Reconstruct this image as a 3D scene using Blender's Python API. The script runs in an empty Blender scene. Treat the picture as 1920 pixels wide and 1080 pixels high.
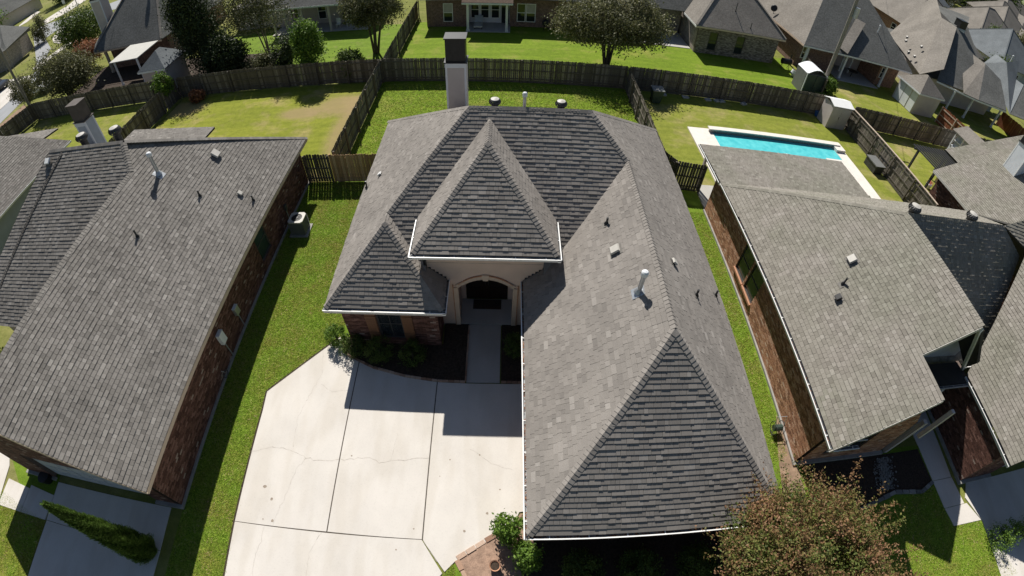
import bpy, math, random
from mathutils import Vector, Matrix
random.seed(7)
R = random.Random(11)
SC = bpy.context.scene
COL = SC.collection
rad = math.radians

# ---------------------------------------------------------------- camera
CX, CY, CH = 0.0, 0.0, 15.566
YAW, PITCH, ROLL = 0.0363873, 0.8599808, 0.0485306
KA, KB, KC = 1.0720336, -0.0913464, 0.0113223
_f = Vector((math.sin(YAW) * math.cos(PITCH), math.cos(YAW) * math.cos(PITCH), -math.sin(PITCH)))
_r0 = Vector((math.cos(YAW), -math.sin(YAW), 0)); _u0 = _r0.cross(_f)
_r = _r0 * math.cos(ROLL) + _u0 * math.sin(ROLL); _u = -_r0 * math.sin(ROLL) + _u0 * math.cos(ROLL)
cd = bpy.data.cameras.new('drone_camera'); cam = bpy.data.objects.new('drone_camera', cd); COL.objects.link(cam)
cam.matrix_world = Matrix(((_r.x, _u.x, -_f.x, CX), (_r.y, _u.y, -_f.y, CY), (_r.z, _u.z, -_f.z, CH), (0, 0, 0, 1)))
cd.type = 'PANO'; cd.panorama_type = 'FISHEYE_LENS_POLYNOMIAL'
cd.sensor_width = 36; cd.sensor_height = 20.25; cd.sensor_fit = 'HORIZONTAL'
cd.fisheye_fov = rad(180)
cd.fisheye_polynomial_k0 = 0
cd.fisheye_polynomial_k1 = -0.0594784523
cd.fisheye_polynomial_k2 = -3.55632845e-05
cd.fisheye_polynomial_k3 = 2.08106780e-05
cd.fisheye_polynomial_k4 = -2.98048858e-07
cd.clip_start = 0.1; cd.clip_end = 6000
SC.camera = cam

# ---------------------------------------------------------------- sky and sun
SUN_DIR = Vector((-0.246, 0.908, 1.0)).normalized()
SUN_EL = math.asin(SUN_DIR.z); SUN_AZ = math.atan2(SUN_DIR.x, SUN_DIR.y)
W = bpy.data.worlds.new("World"); SC.world = W; W.use_nodes = True
nt = W.node_tree; nt.nodes.clear()
sky = nt.nodes.new('ShaderNodeTexSky'); sky.sky_type = 'NISHITA'; sky.sun_disc = False
sky.sun_elevation = SUN_EL; sky.sun_rotation = SUN_AZ; sky.air_density = 1.0; sky.dust_density = 0.6
bg = nt.nodes.new('ShaderNodeBackground'); bg.inputs['Strength'].default_value = 0.05
wo = nt.nodes.new('ShaderNodeOutputWorld')
nt.links.new(sky.outputs[0], bg.inputs[0]); nt.links.new(bg.outputs[0], wo.inputs[0])
sl = bpy.data.lights.new('sun', 'SUN'); so = bpy.data.objects.new('sun', sl); COL.objects.link(so)
sl.energy = 5.0; sl.angle = rad(0.53); sl.color = (1.0, 0.955, 0.88)
so.rotation_euler = SUN_DIR.to_track_quat('Z', 'Y').to_euler(); so.location = SUN_DIR * 60
SC.view_settings.view_transform = 'Standard'; SC.view_settings.look = 'None'
SC.view_settings.exposure = 0.35; SC.view_settings.gamma = 1; SC.view_settings.use_curve_mapping = False
SC.cycles.max_bounces = 6; SC.cycles.diffuse_bounces = 4; SC.cycles.transparent_max_bounces = 6

# ---------------------------------------------------------------- survey helpers: where a sight line meets a plane of the place
def _ray(px, py):
    x = (px - 960) / 960; y = (540 - py) / 960; r = math.hypot(x, y) + 1e-12
    th = KA * r + KB * r ** 3 + KC * r ** 5
    return (_r * x + _u * y) * (math.sin(th) / r) + _f * math.cos(th)
def G(px, py, z=0.0):
    d = _ray(px, py); t = (z - CH) / d.z
    return (CX + d.x * t, CY + d.y * t, z)
def GP(px, py, p0, n):
    d = _ray(px, py); n = Vector(n); t = (Vector(p0) - Vector((CX, CY, CH))).dot(n) / d.dot(n)
    v = Vector((CX, CY, CH)) + d * t
    return (v.x, v.y, v.z)

# ---------------------------------------------------------------- materials
def _nodes(name):
    m = bpy.data.materials.new(name); m.use_nodes = True; n = m.node_tree; n.nodes.clear()
    o = n.nodes.new('ShaderNodeOutputMaterial'); b = n.nodes.new('ShaderNodeBsdfPrincipled')
    n.links.new(b.outputs[0], o.inputs[0]); return m, n, b
def ramp(n, stops, interp='LINEAR'):
    r = n.nodes.new('ShaderNodeValToRGB'); e = r.color_ramp; e.interpolation = interp
    while len(e.elements) > 1: e.elements.remove(e.elements[0])
    e.elements[0].position = stops[0][0]; e.elements[0].color = (*stops[0][1], 1)
    for p, c in stops[1:]:
        q = e.elements.new(p); q.color = (*c, 1)
    return r
def tex(n, scale, detail=3, coord='Object', rough=.55, vec=None, kind='noise'):
    tc = n.nodes.new('ShaderNodeTexCoord')
    src = tc.outputs[coord]
    if vec:
        mp = n.nodes.new('ShaderNodeMapping'); mp.inputs['Scale'].default_value = vec
        n.links.new(src, mp.inputs[0]); src = mp.outputs[0]
    t = n.nodes.new('ShaderNodeTexNoise'); t.inputs['Scale'].default_value = scale; t.inputs['Detail'].default_value = detail
    t.inputs['Roughness'].default_value = rough
    n.links.new(src, t.inputs['Vector']); return t
def mix(n, a, b, f, mode='MIX'):
    m = n.nodes.new('ShaderNodeMix'); m.data_type = 'RGBA'; m.blend_type = mode
    for s, v in ((m.inputs[6], a), (m.inputs[7], b), (m.inputs[0], f)):
        if hasattr(v, 'is_linked') or hasattr(v, 'links'): n.links.new(v, s)
        elif isinstance(v, tuple): s.default_value = (*v, 1)
        else: s.default_value = v
    return m.outputs[2]
def bump(n, b, h, strength=.4, dist=.01):
    u = n.nodes.new('ShaderNodeBump'); u.inputs['Strength'].default_value = strength; u.inputs['Distance'].default_value = dist
    n.links.new(h, u.inputs['Height']); n.links.new(u.outputs[0], b.inputs['Normal'])
def plain(name, c, rough=.6, var=.12, scale=3, metal=0, c2=None, vec=None, bmp=0.0, bscale=60, fine=0.0):
    m, n, b = _nodes(name)
    t = tex(n, scale, 4, vec=vec)
    lo = tuple(x * (1 - var) for x in c); hi = tuple(min(1, x * (1 + var)) for x in c)
    if c2: hi = c2
    r = ramp(n, [(.3, lo), (.7, hi)]); n.links.new(t.outputs[0], r.inputs[0]); out = r.outputs[0]
    if fine:
        t2 = tex(n, bscale, 2); r2 = ramp(n, [(.3, (1 - fine,) * 3), (.7, (1 + fine,) * 3)])
        n.links.new(t2.outputs[0], r2.inputs[0]); out = mix(n, out, r2.outputs[0], 1.0, 'MULTIPLY')
    n.links.new(out, b.inputs['Base Color'])
    b.inputs['Roughness'].default_value = rough; b.inputs['Metallic'].default_value = metal
    b.inputs['Specular IOR Level'].default_value = .3
    if bmp:
        t3 = tex(n, bscale, 2); bump(n, b, t3.outputs[0], bmp)
    return m
def attr_mat(name, stops, rough=.85, grain=.18, gscale=40, spec=.15, patch=0.0, pscale=.35, ptint=None, trans=0, bmp=0.0, coord='Object'):
    """colour picked per face from the attribute 'rv', with grain and slow patches"""
    m, n, b = _nodes(name)
    a = n.nodes.new('ShaderNodeAttribute'); a.attribute_name = 'rv'
    r = ramp(n, stops); n.links.new(a.outputs['Fac'], r.inputs[0]); out = r.outputs[0]
    if grain:
        t = tex(n, gscale, 2, coord); g = ramp(n, [(.3, (1 - grain,) * 3), (.7, (1 + grain,) * 3)])
        n.links.new(t.outputs[0], g.inputs[0]); out = mix(n, out, g.outputs[0], 1.0, 'MULTIPLY')
        if bmp: bump(n, b, t.outputs[0], bmp)
    if patch:
        t = tex(n, pscale, 3, coord); g = ramp(n, [(.35, (0, 0, 0)), (.65, (1, 1, 1))])
        n.links.new(t.outputs[0], g.inputs[0])
        out2 = mix(n, out, ptint or (1 - patch,) * 3, 1.0, 'MULTIPLY')
        out = mix(n, out, out2, g.outputs[0])
    n.links.new(out, b.inputs['Base Color']); b.inputs['Roughness'].default_value = rough
    b.inputs['Specular IOR Level'].default_value = spec
    if trans:
        o = [x for x in n.nodes if x.type == 'OUTPUT_MATERIAL'][0]
        tl = n.nodes.new('ShaderNodeBsdfTranslucent'); n.links.new(out, tl.inputs[0])
        ms = n.nodes.new('ShaderNodeMixShader'); ms.inputs[0].default_value = trans
        n.links.new(b.outputs[0], ms.inputs[1]); n.links.new(tl.outputs[0], ms.inputs[2]); n.links.new(ms.outputs[0], o.inputs[0])
    return m

M = {}
M['shingle'] = attr_mat('shingle_taupe', [(0, (.20, .183, .167)), (.3, (.238, .218, .198)), (.6, (.262, .240, .218)), (.85, (.30, .276, .252)), (1, (.345, .32, .293))], grain=.13, gscale=45, patch=.17, pscale=.5)
M['shingle_grey'] = attr_mat('shingle_grey', [(0, (.145, .135, .123)), (.3, (.195, .181, .164)), (.6, (.232, .216, .197)), (.9, (.285, .267, .244)), (1, (.33, .31, .285))], grain=.15, gscale=45, patch=.17, pscale=.4)
M['shingle_tan'] = attr_mat('shingle_tan', [(0, (.18, .164, .143)), (.3, (.225, .206, .18)), (.6, (.257, .236, .208)), (.9, (.30, .277, .248)), (1, (.34, .317, .287))], grain=.16, gscale=45, patch=.12, pscale=.5, ptint=(.86, .90, .84))
M['deck'] = plain('roof_underlay', (.05, .047, .044), .95)
M['brick'] = attr_mat('red_brick', [(0, (.06, .032, .025)), (.35, (.115, .058, .045)), (.7, (.17, .088, .068)), (.93, (.235, .135, .108)), (1, (.32, .25, .21))], grain=.25, gscale=30)
M['brick_tan'] = attr_mat('orange_brick', [(0, (.20, .105, .065)), (.4, (.40, .205, .125)), (.8, (.54, .31, .205)), (1, (.60, .44, .34))], grain=.25, gscale=30)
M['brick_pale'] = attr_mat('pale_brick', [(0, (.10, .085, .07)), (.4, (.22, .19, .16)), (.8, (.34, .30, .26)), (1, (.42, .38, .34))], grain=.25, gscale=30)
M['mortar'] = plain('mortar', (.13, .10, .085), .95, .2, 12)
M['foundation'] = plain('concrete_foundation', (.30, .29, .27), .9, .15, 4)
M['stucco'] = plain('stucco_beige', (.66, .50, .40), .9, .06, 1.5, bmp=.2, bscale=90, fine=.05)
M['trim_tan'] = plain('painted_trim_tan', (.60, .47, .36), .6, .06)
M['white'] = plain('white_painted_metal', (.80, .80, .78), .4, .04)
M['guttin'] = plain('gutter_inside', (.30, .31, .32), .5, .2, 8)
M['soffit'] = plain('soffit_paint', (.55, .52, .47), .7, .05)
M['siding'] = plain('pale_siding', (.50, .45, .42), .7, .06, 2, bmp=.15, bscale=40)
M['siding_white'] = plain('white_siding', (.68, .70, .72), .6, .06, 2)
M['siding_blue'] = plain('blue_grey_siding', (.38, .42, .46), .7, .08, 2)
M['black_metal'] = plain('black_metal', (.02, .02, .022), .4, .2, 5)
M['dark_metal'] = plain('dark_metal', (.06, .06, .06), .45, .2, 5)
M['galv'] = plain('galvanised_metal', (.42, .44, .46), .38, .12, 6, metal=.6)
M['ac_grey'] = plain('air_conditioner_paint', (.15, .155, .15), .5, .1)
M['ac_top'] = plain('air_conditioner_rim', (.47, .45, .41), .5, .1)
M['wood_shutter'] = plain('stained_wood_shutter', (.17, .085, .045), .6, .25, 3, vec=(1, 1, 8))
M['glass'] = plain('window_glass', (.02, .025, .03), .06, .2); M['glass'].node_tree.nodes['Principled BSDF'].inputs['Specular IOR Level'].default_value = .6
M['glass_g'] = plain('window_glass_green', (.035, .055, .045), .08, .3, 1)
M['blind'] = plain('window_blind', (.45, .43, .38), .8)
M['door'] = plain('dark_wood_door', (.022, .014, .010), .35, .3, 3)
M['mat'] = plain('door_mat', (.05, .035, .025), .95, .4, 20)
M['garage_door'] = plain('pale_garage_door', (.45, .47, .48), .6, .06)
M['mulch'] = plain('dark_mulch', (.045, .031, .022), .95, .5, 14, bmp=.8, bscale=40)
M['soil'] = plain('sandy_soil', (.30, .20, .145), .95, .25, 5, bmp=.6, bscale=30, fine=.2)
M['stone_edge'] = attr_mat('flagstone_edging', [(0, (.22, .13, .09)), (.5, (.36, .23, .16)), (1, (.48, .36, .28))], grain=.2)
M['stone_pale'] = attr_mat('pale_edging_stone', [(0, (.13, .13, .12)), (.5, (.2, .2, .19)), (1, (.3, .29, .27))], grain=.2)
M['picket'] = attr_mat('weathered_picket', [(0, (.085, .073, .058)), (.4, (.125, .109, .088)), (.8, (.165, .147, .12)), (1, (.27, .24, .20))], grain=.3, gscale=14)
M['picket_warm'] = attr_mat('brown_picket', [(0, (.36, .22, .12)), (.5, (.50, .32, .19)), (1, (.60, .42, .27))], grain=.25, gscale=14)
M['picket_red'] = attr_mat('red_cedar_picket', [(0, (.14, .05, .025)), (.5, (.20, .075, .04)), (1, (.27, .11, .06))], grain=.25, gscale=14)
M['post'] = plain('fence_post', (.12, .105, .085), .9, .3, 6)
M['post_pale'] = plain('pale_timber', (.42, .34, .27), .9, .15, 6)
M['bark'] = plain('bark', (.11, .085, .065), .95, .35, 8, bmp=.6, bscale=30)
M['bark_pale'] = plain('smooth_bark', (.24, .19, .15), .9, .3, 6)
M['pole'] = plain('utility_pole_wood', (.24, .215, .185), .9, .25, 6, vec=(1, 1, .15))
M['wire'] = plain('cable', (.25, .25, .25), .5)
M['plastic_green'] = plain('green_bin_plastic', (.05, .075, .06), .45, .15)
M['plastic_black'] = plain('black_plastic', (.015, .015, .017), .35)
M['plate'] = plain('painted_flashing', (.17, .16, .145), .8, .15)
M['chimney_brown'] = plain('brown_ribbed_metal', (.09, .075, .065), .6, .15)
M['blue_plastic'] = plain('blue_plastic', (.03, .10, .30), .4)
M['rubber'] = plain('rubber', (.012, .012, .012), .8)
M['car_white'] = plain('white_car_paint', (.72, .73, .74), .25, .03)
M['car_dark'] = plain('dark_car_paint', (.03, .035, .045), .2, .05)
M['wood_deck'] = plain('weathered_board', (.20, .17, .135), .9, .25, 8)
M['pergola'] = plain('dark_pergola_paint', (.055, .055, .058), .6, .1)
M['cover_cloth'] = plain('patio_cover_panel', (.50, .49, .45), .7, .06)
M['coping'] = plain('pool_coping', (.68, .64, .58), .75, .06, 3, fine=.06)
M['tile'] = plain('pool_tile', (.24, .25, .24), .4, .5, 12)
M['flower'] = plain('pink_flower', (.55, .05, .12), .7)

def concrete(name, base, stain=.10):
    m, n, b = _nodes(name)
    t = tex(n, .7, 5); r = ramp(n, [(.25, tuple(x * (1 - stain) for x in base)), (.6, base), (.85, tuple(min(1, x * 1.05) for x in base))])
    n.links.new(t.outputs[0], r.inputs[0]); out = r.outputs[0]
    t2 = tex(n, 26, 3, rough=.7); r2 = ramp(n, [(.2, (.86,) * 3), (.45, (1,) * 3), (.8, (1.03,) * 3)]); n.links.new(t2.outputs[0], r2.inputs[0])
    out = mix(n, out, r2.outputs[0], 1.0, 'MULTIPLY')
    t3 = tex(n, 1.3, 2, vec=(1, .25, 1)); r3 = ramp(n, [(.40, (.94, .93, .91)), (.55, (1, 1, 1))]); n.links.new(t3.outputs[0], r3.inputs[0])
    out = mix(n, out, r3.outputs[0], 1.0, 'MULTIPLY')
    n.links.new(out, b.inputs['Base Color']); b.inputs['Roughness'].default_value = .85; b.inputs['Specular IOR Level'].default_value = .2
    bump(n, b, t2.outputs[0], .15); return m
M['concrete'] = concrete('driveway_concrete', (.60, .565, .52), .10)
M['concrete_grey'] = concrete('grey_concrete', (.44, .425, .40))
M['asphalt'] = concrete('pale_asphalt', (.31, .32, .335))
M['joint'] = plain('joint_filler', (.10, .085, .07), .95, .3, 10)
M['crack'] = plain('hairline_crack', (.43, .39, .345), .95, .3, 10)
M['stain'] = plain('oil_stain', (.30, .25, .2), .9, .2, 10)

def grass(name, a, b_, dry, dryamt=.45, pscale=.3, rough=.9, bare=()):
    m, n, b = _nodes(name)
    t = tex(n, 16, 4, rough=.75); r = ramp(n, [(.3, a), (.72, b_)]); n.links.new(t.outputs[0], r.inputs[0]); out = r.outputs[0]
    t2 = tex(n, pscale, 5, rough=.62); r2 = ramp(n, [(dryamt, (0, 0, 0)), (dryamt + .2, (1, 1, 1))]); n.links.new(t2.outputs[0], r2.inputs[0])
    out = mix(n, out, dry, r2.outputs[0])
    t3 = tex(n, 60, 2); r3 = ramp(n, [(.25, (.62,) * 3), (.75, (1.3,) * 3)]); n.links.new(t3.outputs[0], r3.inputs[0])
    out = mix(n, out, r3.outputs[0], 1.0, 'MULTIPLY')
    t4 = tex(n, 2.6, 4, rough=.7); r4 = ramp(n, [(.3, (.78, .80, .72)), (.7, (1.14, 1.12, 1.1))]); n.links.new(t4.outputs[0], r4.inputs[0]); out = mix(n, out, r4.outputs[0], 1.0, 'MULTIPLY')
    t5 = tex(n, 1.6, 2, vec=(.12, 1, 1)); r5 = ramp(n, [(.44, (.90, .92, .88)), (.56, (1.06, 1.05, 1.05))]); n.links.new(t5.outputs[0], r5.inputs[0]); out = mix(n, out, r5.outputs[0], 1.0, 'MULTIPLY')
    for (cx_, cy_, rx_, ry_) in bare:
        tc = n.nodes.new('ShaderNodeTexCoord'); mp = n.nodes.new('ShaderNodeMapping'); mp.inputs['Location'].default_value = (-cx_ / rx_, -cy_ / ry_, 0); mp.inputs['Scale'].default_value = (1 / rx_, 1 / ry_, 0); n.links.new(tc.outputs['Object'], mp.inputs[0])
        ln = n.nodes.new('ShaderNodeVectorMath'); ln.operation = 'LENGTH'; n.links.new(mp.outputs[0], ln.inputs[0])
        t6 = tex(n, 4.5, 7, rough=.9); ad = n.nodes.new('ShaderNodeMath'); ad.operation = 'MULTIPLY_ADD'; n.links.new(t6.outputs[0], ad.inputs[0]); ad.inputs[1].default_value = -1.8; n.links.new(ln.outputs['Value'], ad.inputs[2])
        r6 = ramp(n, [(0, (.7, .7, .7)), (.35, (.3, .3, .3)), (.8, (0, 0, 0))]); n.links.new(ad.outputs[0], r6.inputs[0]); out = mix(n, out, (.31, .225, .125), r6.outputs[0])
    n.links.new(out, b.inputs['Base Color']); b.inputs['Roughness'].default_value = rough; b.inputs['Specular IOR Level'].default_value = .1
    bump(n, b, t.outputs[0], .6, .03); return m
M['lawn'] = grass('green_lawn', (.11, .18, .018), (.19, .28, .032), (.20, .21, .07), .55, 1.1)
M['lawn_bright'] = grass('bright_lawn', (.11, .185, .012), (.20, .272, .026), (.25, .26, .06), .52, .45)
M['lawn_dry'] = grass('dry_lawn', (.165, .195, .028), (.245, .262, .048), (.33, .275, .13), .49, .35)
M['lawn_patchy'] = grass('patchy_lawn', (.17, .20, .022), (.26, .275, .04), (.34, .28, .12), .5, .4, bare=((-11.2, 30.0, 1.7, 1.2), (-14.2, 29.0, 1.3, .7), (-10.1, 26.5, .9, 3.0), (-25.2, 31.2, 1.6, 1.0)))
M['lawn_far'] = grass('far_lawn', (.15, .17, .04), (.21, .22, .06), (.28, .25, .12), .5, .12)
M['blades'] = attr_mat('grass_blade', [(0, (.12, .20, .02)), (.5, (.28, .43, .045)), (.85, (.42, .55, .085)), (1, (.58, .53, .23))], grain=0, rough=.7, trans=.4, patch=.22, pscale=1.1, ptint=(1.15, .86, 1.3))
M['dirt'] = plain('bare_earth', (.25, .17, .115), .95, .3, 4, fine=.2)

def leafmat(name, stops, trans=.3):
    return attr_mat(name, stops, rough=.6, grain=.15, gscale=3, spec=.3, trans=trans)
M['leaf_maple'] = leafmat('rust_green_leaf', [(0, (.06, .09, .018)), (.34, (.13, .165, .035)), (.56, (.175, .165, .05)), (.72, (.215, .12, .055)), (1, (.33, .185, .105))], .3)
M['leaf_green'] = leafmat('green_leaf', [(0, (.035, .06, .012)), (.5, (.075, .12, .02)), (1, (.15, .20, .045))])
M['leaf_bright'] = leafmat('bright_green_leaf', [(0, (.05, .10, .012)), (.5, (.11, .20, .025)), (1, (.20, .30, .05))])
M['leaf_olive'] = leafmat('olive_leaf', [(0, (.06, .065, .025)), (.5, (.12, .125, .05)), (.85, (.19, .185, .09)), (1, (.34, .32, .2))])
M['leaf_dark'] = leafmat('dark_juniper_leaf', [(0, (.015, .025, .008)), (.6, (.035, .055, .015)), (1, (.085, .11, .035))], .15)
M['leaf_orange'] = leafmat('orange_leaf', [(0, (.14, .06, .03)), (.5, (.28, .13, .07)), (1, (.42, .2, .11))])
M['leaf_cypress'] = leafmat('cypress_leaf', [(0, (.045, .08, .016)), (.5, (.11, .19, .035)), (1, (.20, .29, .07))])

# ---------------------------------------------------------------- object helpers
ORG = {}
def V3(p): return Vector(p)
def tag(o, label=None, cat=None, group=None, kind=None):
    if label: o['label'] = label
    if cat: o['category'] = cat
    if group: o['group'] = group
    if kind: o['kind'] = kind
    return o
def thing(name, loc, label, cat, group=None):
    o = bpy.data.objects.new(name, None); o.empty_display_size = .3; COL.objects.link(o); o.location = loc
    ORG[o.name] = Vector(loc); tag(o, label, cat, group); return o
class MB:
    def __init__(s): s.v = []; s.f = []; s.a = []; s.m = []
    def poly(s, pts, a=.5, m=0):
        k = len(s.v); s.v += [tuple(p) for p in pts]; s.f.append(tuple(range(k, k + len(pts)))); s.a.append(a); s.m.append(m)
    def box(s, a, b, rv=.5, m=0, rot=0, piv=None):
        x0, y0, z0 = a; x1, y1, z1 = b
        c = [(x0, y0, z0), (x1, y0, z0), (x1, y1, z0), (x0, y1, z0), (x0, y0, z1), (x1, y0, z1), (x1, y1, z1), (x0, y1, z1)]
        if rot:
            px, py = piv or ((x0 + x1) / 2, (y0 + y1) / 2); cs, sn = math.cos(rot), math.sin(rot)
            c = [(px + (x - px) * cs - (y - py) * sn, py + (x - px) * sn + (y - py) * cs, z) for x, y, z in c]
        s._hex(c, rv, m)
    def _hex(s, c, rv=.5, m=0):
        k = len(s.v); s.v += c
        for q in ((0, 3, 2, 1), (4, 5, 6, 7), (0, 1, 5, 4), (1, 2, 6, 5), (2, 3, 7, 6), (3, 0, 4, 7)):
            s.f.append(tuple(k + i for i in q)); s.a.append(rv); s.m.append(m)
    def prism(s, pts, vec, rv=.5, m=0, cap=True):
        vec = Vector(vec); P = [Vector(p) for p in pts]; Q = [p + vec for p in P]; n = len(P); k = len(s.v)
        s.v += [tuple(p) for p in P + Q]
        fs = [(k + i, k + (i + 1) % n, k + n + (i + 1) % n, k + n + i) for i in range(n)]
        if cap: fs += [tuple(k + i for i in reversed(range(n))), tuple(k + n + i for i in range(n))]
        for q in fs: s.f.append(q); s.a.append(rv); s.m.append(m)
    def beam(s, p, q, w, h, rv=.5, m=0, up=(0, 0, 1)):
        p, q = Vector(p), Vector(q); d = (q - p).normalized(); up = Vector(up)
        if abs(d.dot(up)) > .98: up = Vector((0, 1, 0))
        sd = d.cross(up).normalized() * (w / 2); u2 = sd.normalized().cross(d).normalized() * (h / 2)
        c = [p - sd - u2, p + sd - u2, q + sd - u2, q - sd - u2, p - sd + u2, p + sd + u2, q + sd + u2, q - sd + u2]
        s._hex([tuple(x) for x in c], rv, m)
    def tube(s, pts, rs, n=8, rv=.5, m=0, cap=True):
        P = [Vector(p) for p in pts]
        if not isinstance(rs, (list, tuple)): rs = [rs] * len(P)
        k = len(s.v); ref = Vector((0, 0, 1))
        for i, p in enumerate(P):
            d = (P[min(i + 1, len(P) - 1)] - P[max(i - 1, 0)]).normalized()
            a = d.cross(ref if abs(d.dot(ref)) < .95 else Vector((1, 0, 0))).normalized(); b = a.cross(d)
            for j in range(n):
                t = 2 * math.pi * j / n; s.v.append(tuple(p + a * math.cos(t) * rs[i] + b * math.sin(t) * rs[i]))
        for i in range(len(P) - 1):
            for j in range(n):
                s.f.append((k + i * n + j, k + i * n + (j + 1) % n, k + (i + 1) * n + (j + 1) % n, k + (i + 1) * n + j)); s.a.append(rv); s.m.append(m)
        if cap:
            s.f.append(tuple(k + j for j in range(n))); s.a.append(rv); s.m.append(m)
            e = k + (len(P) - 1) * n; s.f.append(tuple(e + j for j in reversed(range(n)))); s.a.append(rv); s.m.append(m)
    def mesh(s, name, mats, org=(0, 0, 0)):
        me = bpy.data.meshes.new(name); ox, oy, oz = org
        me.from_pydata([(x - ox, y - oy, z - oz) for x, y, z in s.v] if (ox or oy or oz) else s.v, [], s.f)
        at = me.attributes.new('rv', 'FLOAT', 'FACE'); at.data.foreach_set('value', s.a)
        for m in mats: me.materials.append(m)
        if len(mats) > 1: me.polygons.foreach_set('material_index', s.m)
        me.update(); return me
    def build(s, name, mats, parent=None, smooth=False, kind=None, label=None, cat=None, group=None):
        if not isinstance(mats, (list, tuple)): mats = [mats]
        if not s.f: return None
        org = ORG[parent.name] if parent is not None else Vector((0, 0, 0))
        me = s.mesh(name, mats, org)
        if smooth: me.polygons.foreach_set('use_smooth', [True] * len(me.polygons))
        o = bpy.data.objects.new(name, me); COL.objects.link(o)
        if parent is not None: o.parent = parent; ORG[o.name] = org
        tag(o, label, cat, group, kind); return o
def inst(name, me, loc, parent, rot=None):
    o = bpy.data.objects.new(name, me); COL.objects.link(o)
    o.parent = parent; o.location = Vector(loc) - ORG[parent.name]
    if rot is not None: o.rotation_euler = rot
    ORG[o.name] = ORG[parent.name]
    return o

# ---------------------------------------------------------------- shingled roof slopes
def clip2(poly, cpoly):
    out = poly
    n = len(cpoly)
    for i in range(n):
        if len(out) < 3: return []
        ax, ay = cpoly[i]; bx, by = cpoly[(i + 1) % n]; ex, ey = bx - ax, by - ay
        res = []; m = len(out)
        ds = [ex * (p[1] - ay) - ey * (p[0] - ax) for p in out]
        for j in range(m):
            p, q = out[j], out[(j + 1) % m]; dp, dq = ds[j], ds[(j + 1) % m]
            if dp >= 0: res.append(p)
            if (dp > 0 and dq < 0) or (dp < 0 and dq > 0):
                t = dp / (dp - dq); res.append((p[0] + (q[0] - p[0]) * t, p[1] + (q[1] - p[1]) * t))
        out = res
    return out if len(out) >= 3 else []
def inside2(quad, cpoly):
    n = len(cpoly)
    for i in range(n):
        ax, ay = cpoly[i]; bx, by = cpoly[(i + 1) % n]; ex, ey = bx - ax, by - ay
        for p in quad:
            if ex * (p[1] - ay) - ey * (p[0] - ax) < 0: return False
    return True
def ccw(p):
    a = sum(p[i][0] * p[(i + 1) % len(p)][1] - p[(i + 1) % len(p)][0] * p[i][1] for i in range(len(p)))
    return p if a > 0 else p[::-1]
EXPO = .155
TAB_MESH = {}
def tab_mesh(w, lv, lift, mat):
    key = (w, lv, lift, mat.name)
    if key not in TAB_MESH:
        b = MB(); h0 = .018 + .009 * lift; g = .0035; x0, x1 = g, w - g
        A, B, Cc, D = (x0, 0, h0), (x1, 0, h0), (x1, EXPO, .003), (x0, EXPO, .003)
        a, bb, c, d = (x0, 0, -.004), (x1, 0, -.004), (x1, EXPO, -.004), (x0, EXPO, -.004)
        rv = (lv + .5) / 6
        for q in ((A, B, Cc, D), (a, bb, B, A), (bb, c, Cc, B), (d, a, A, D)): b.poly(q, rv)
        TAB_MESH[key] = b.mesh('shingle', [mat])
    return TAB_MESH[key]
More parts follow.
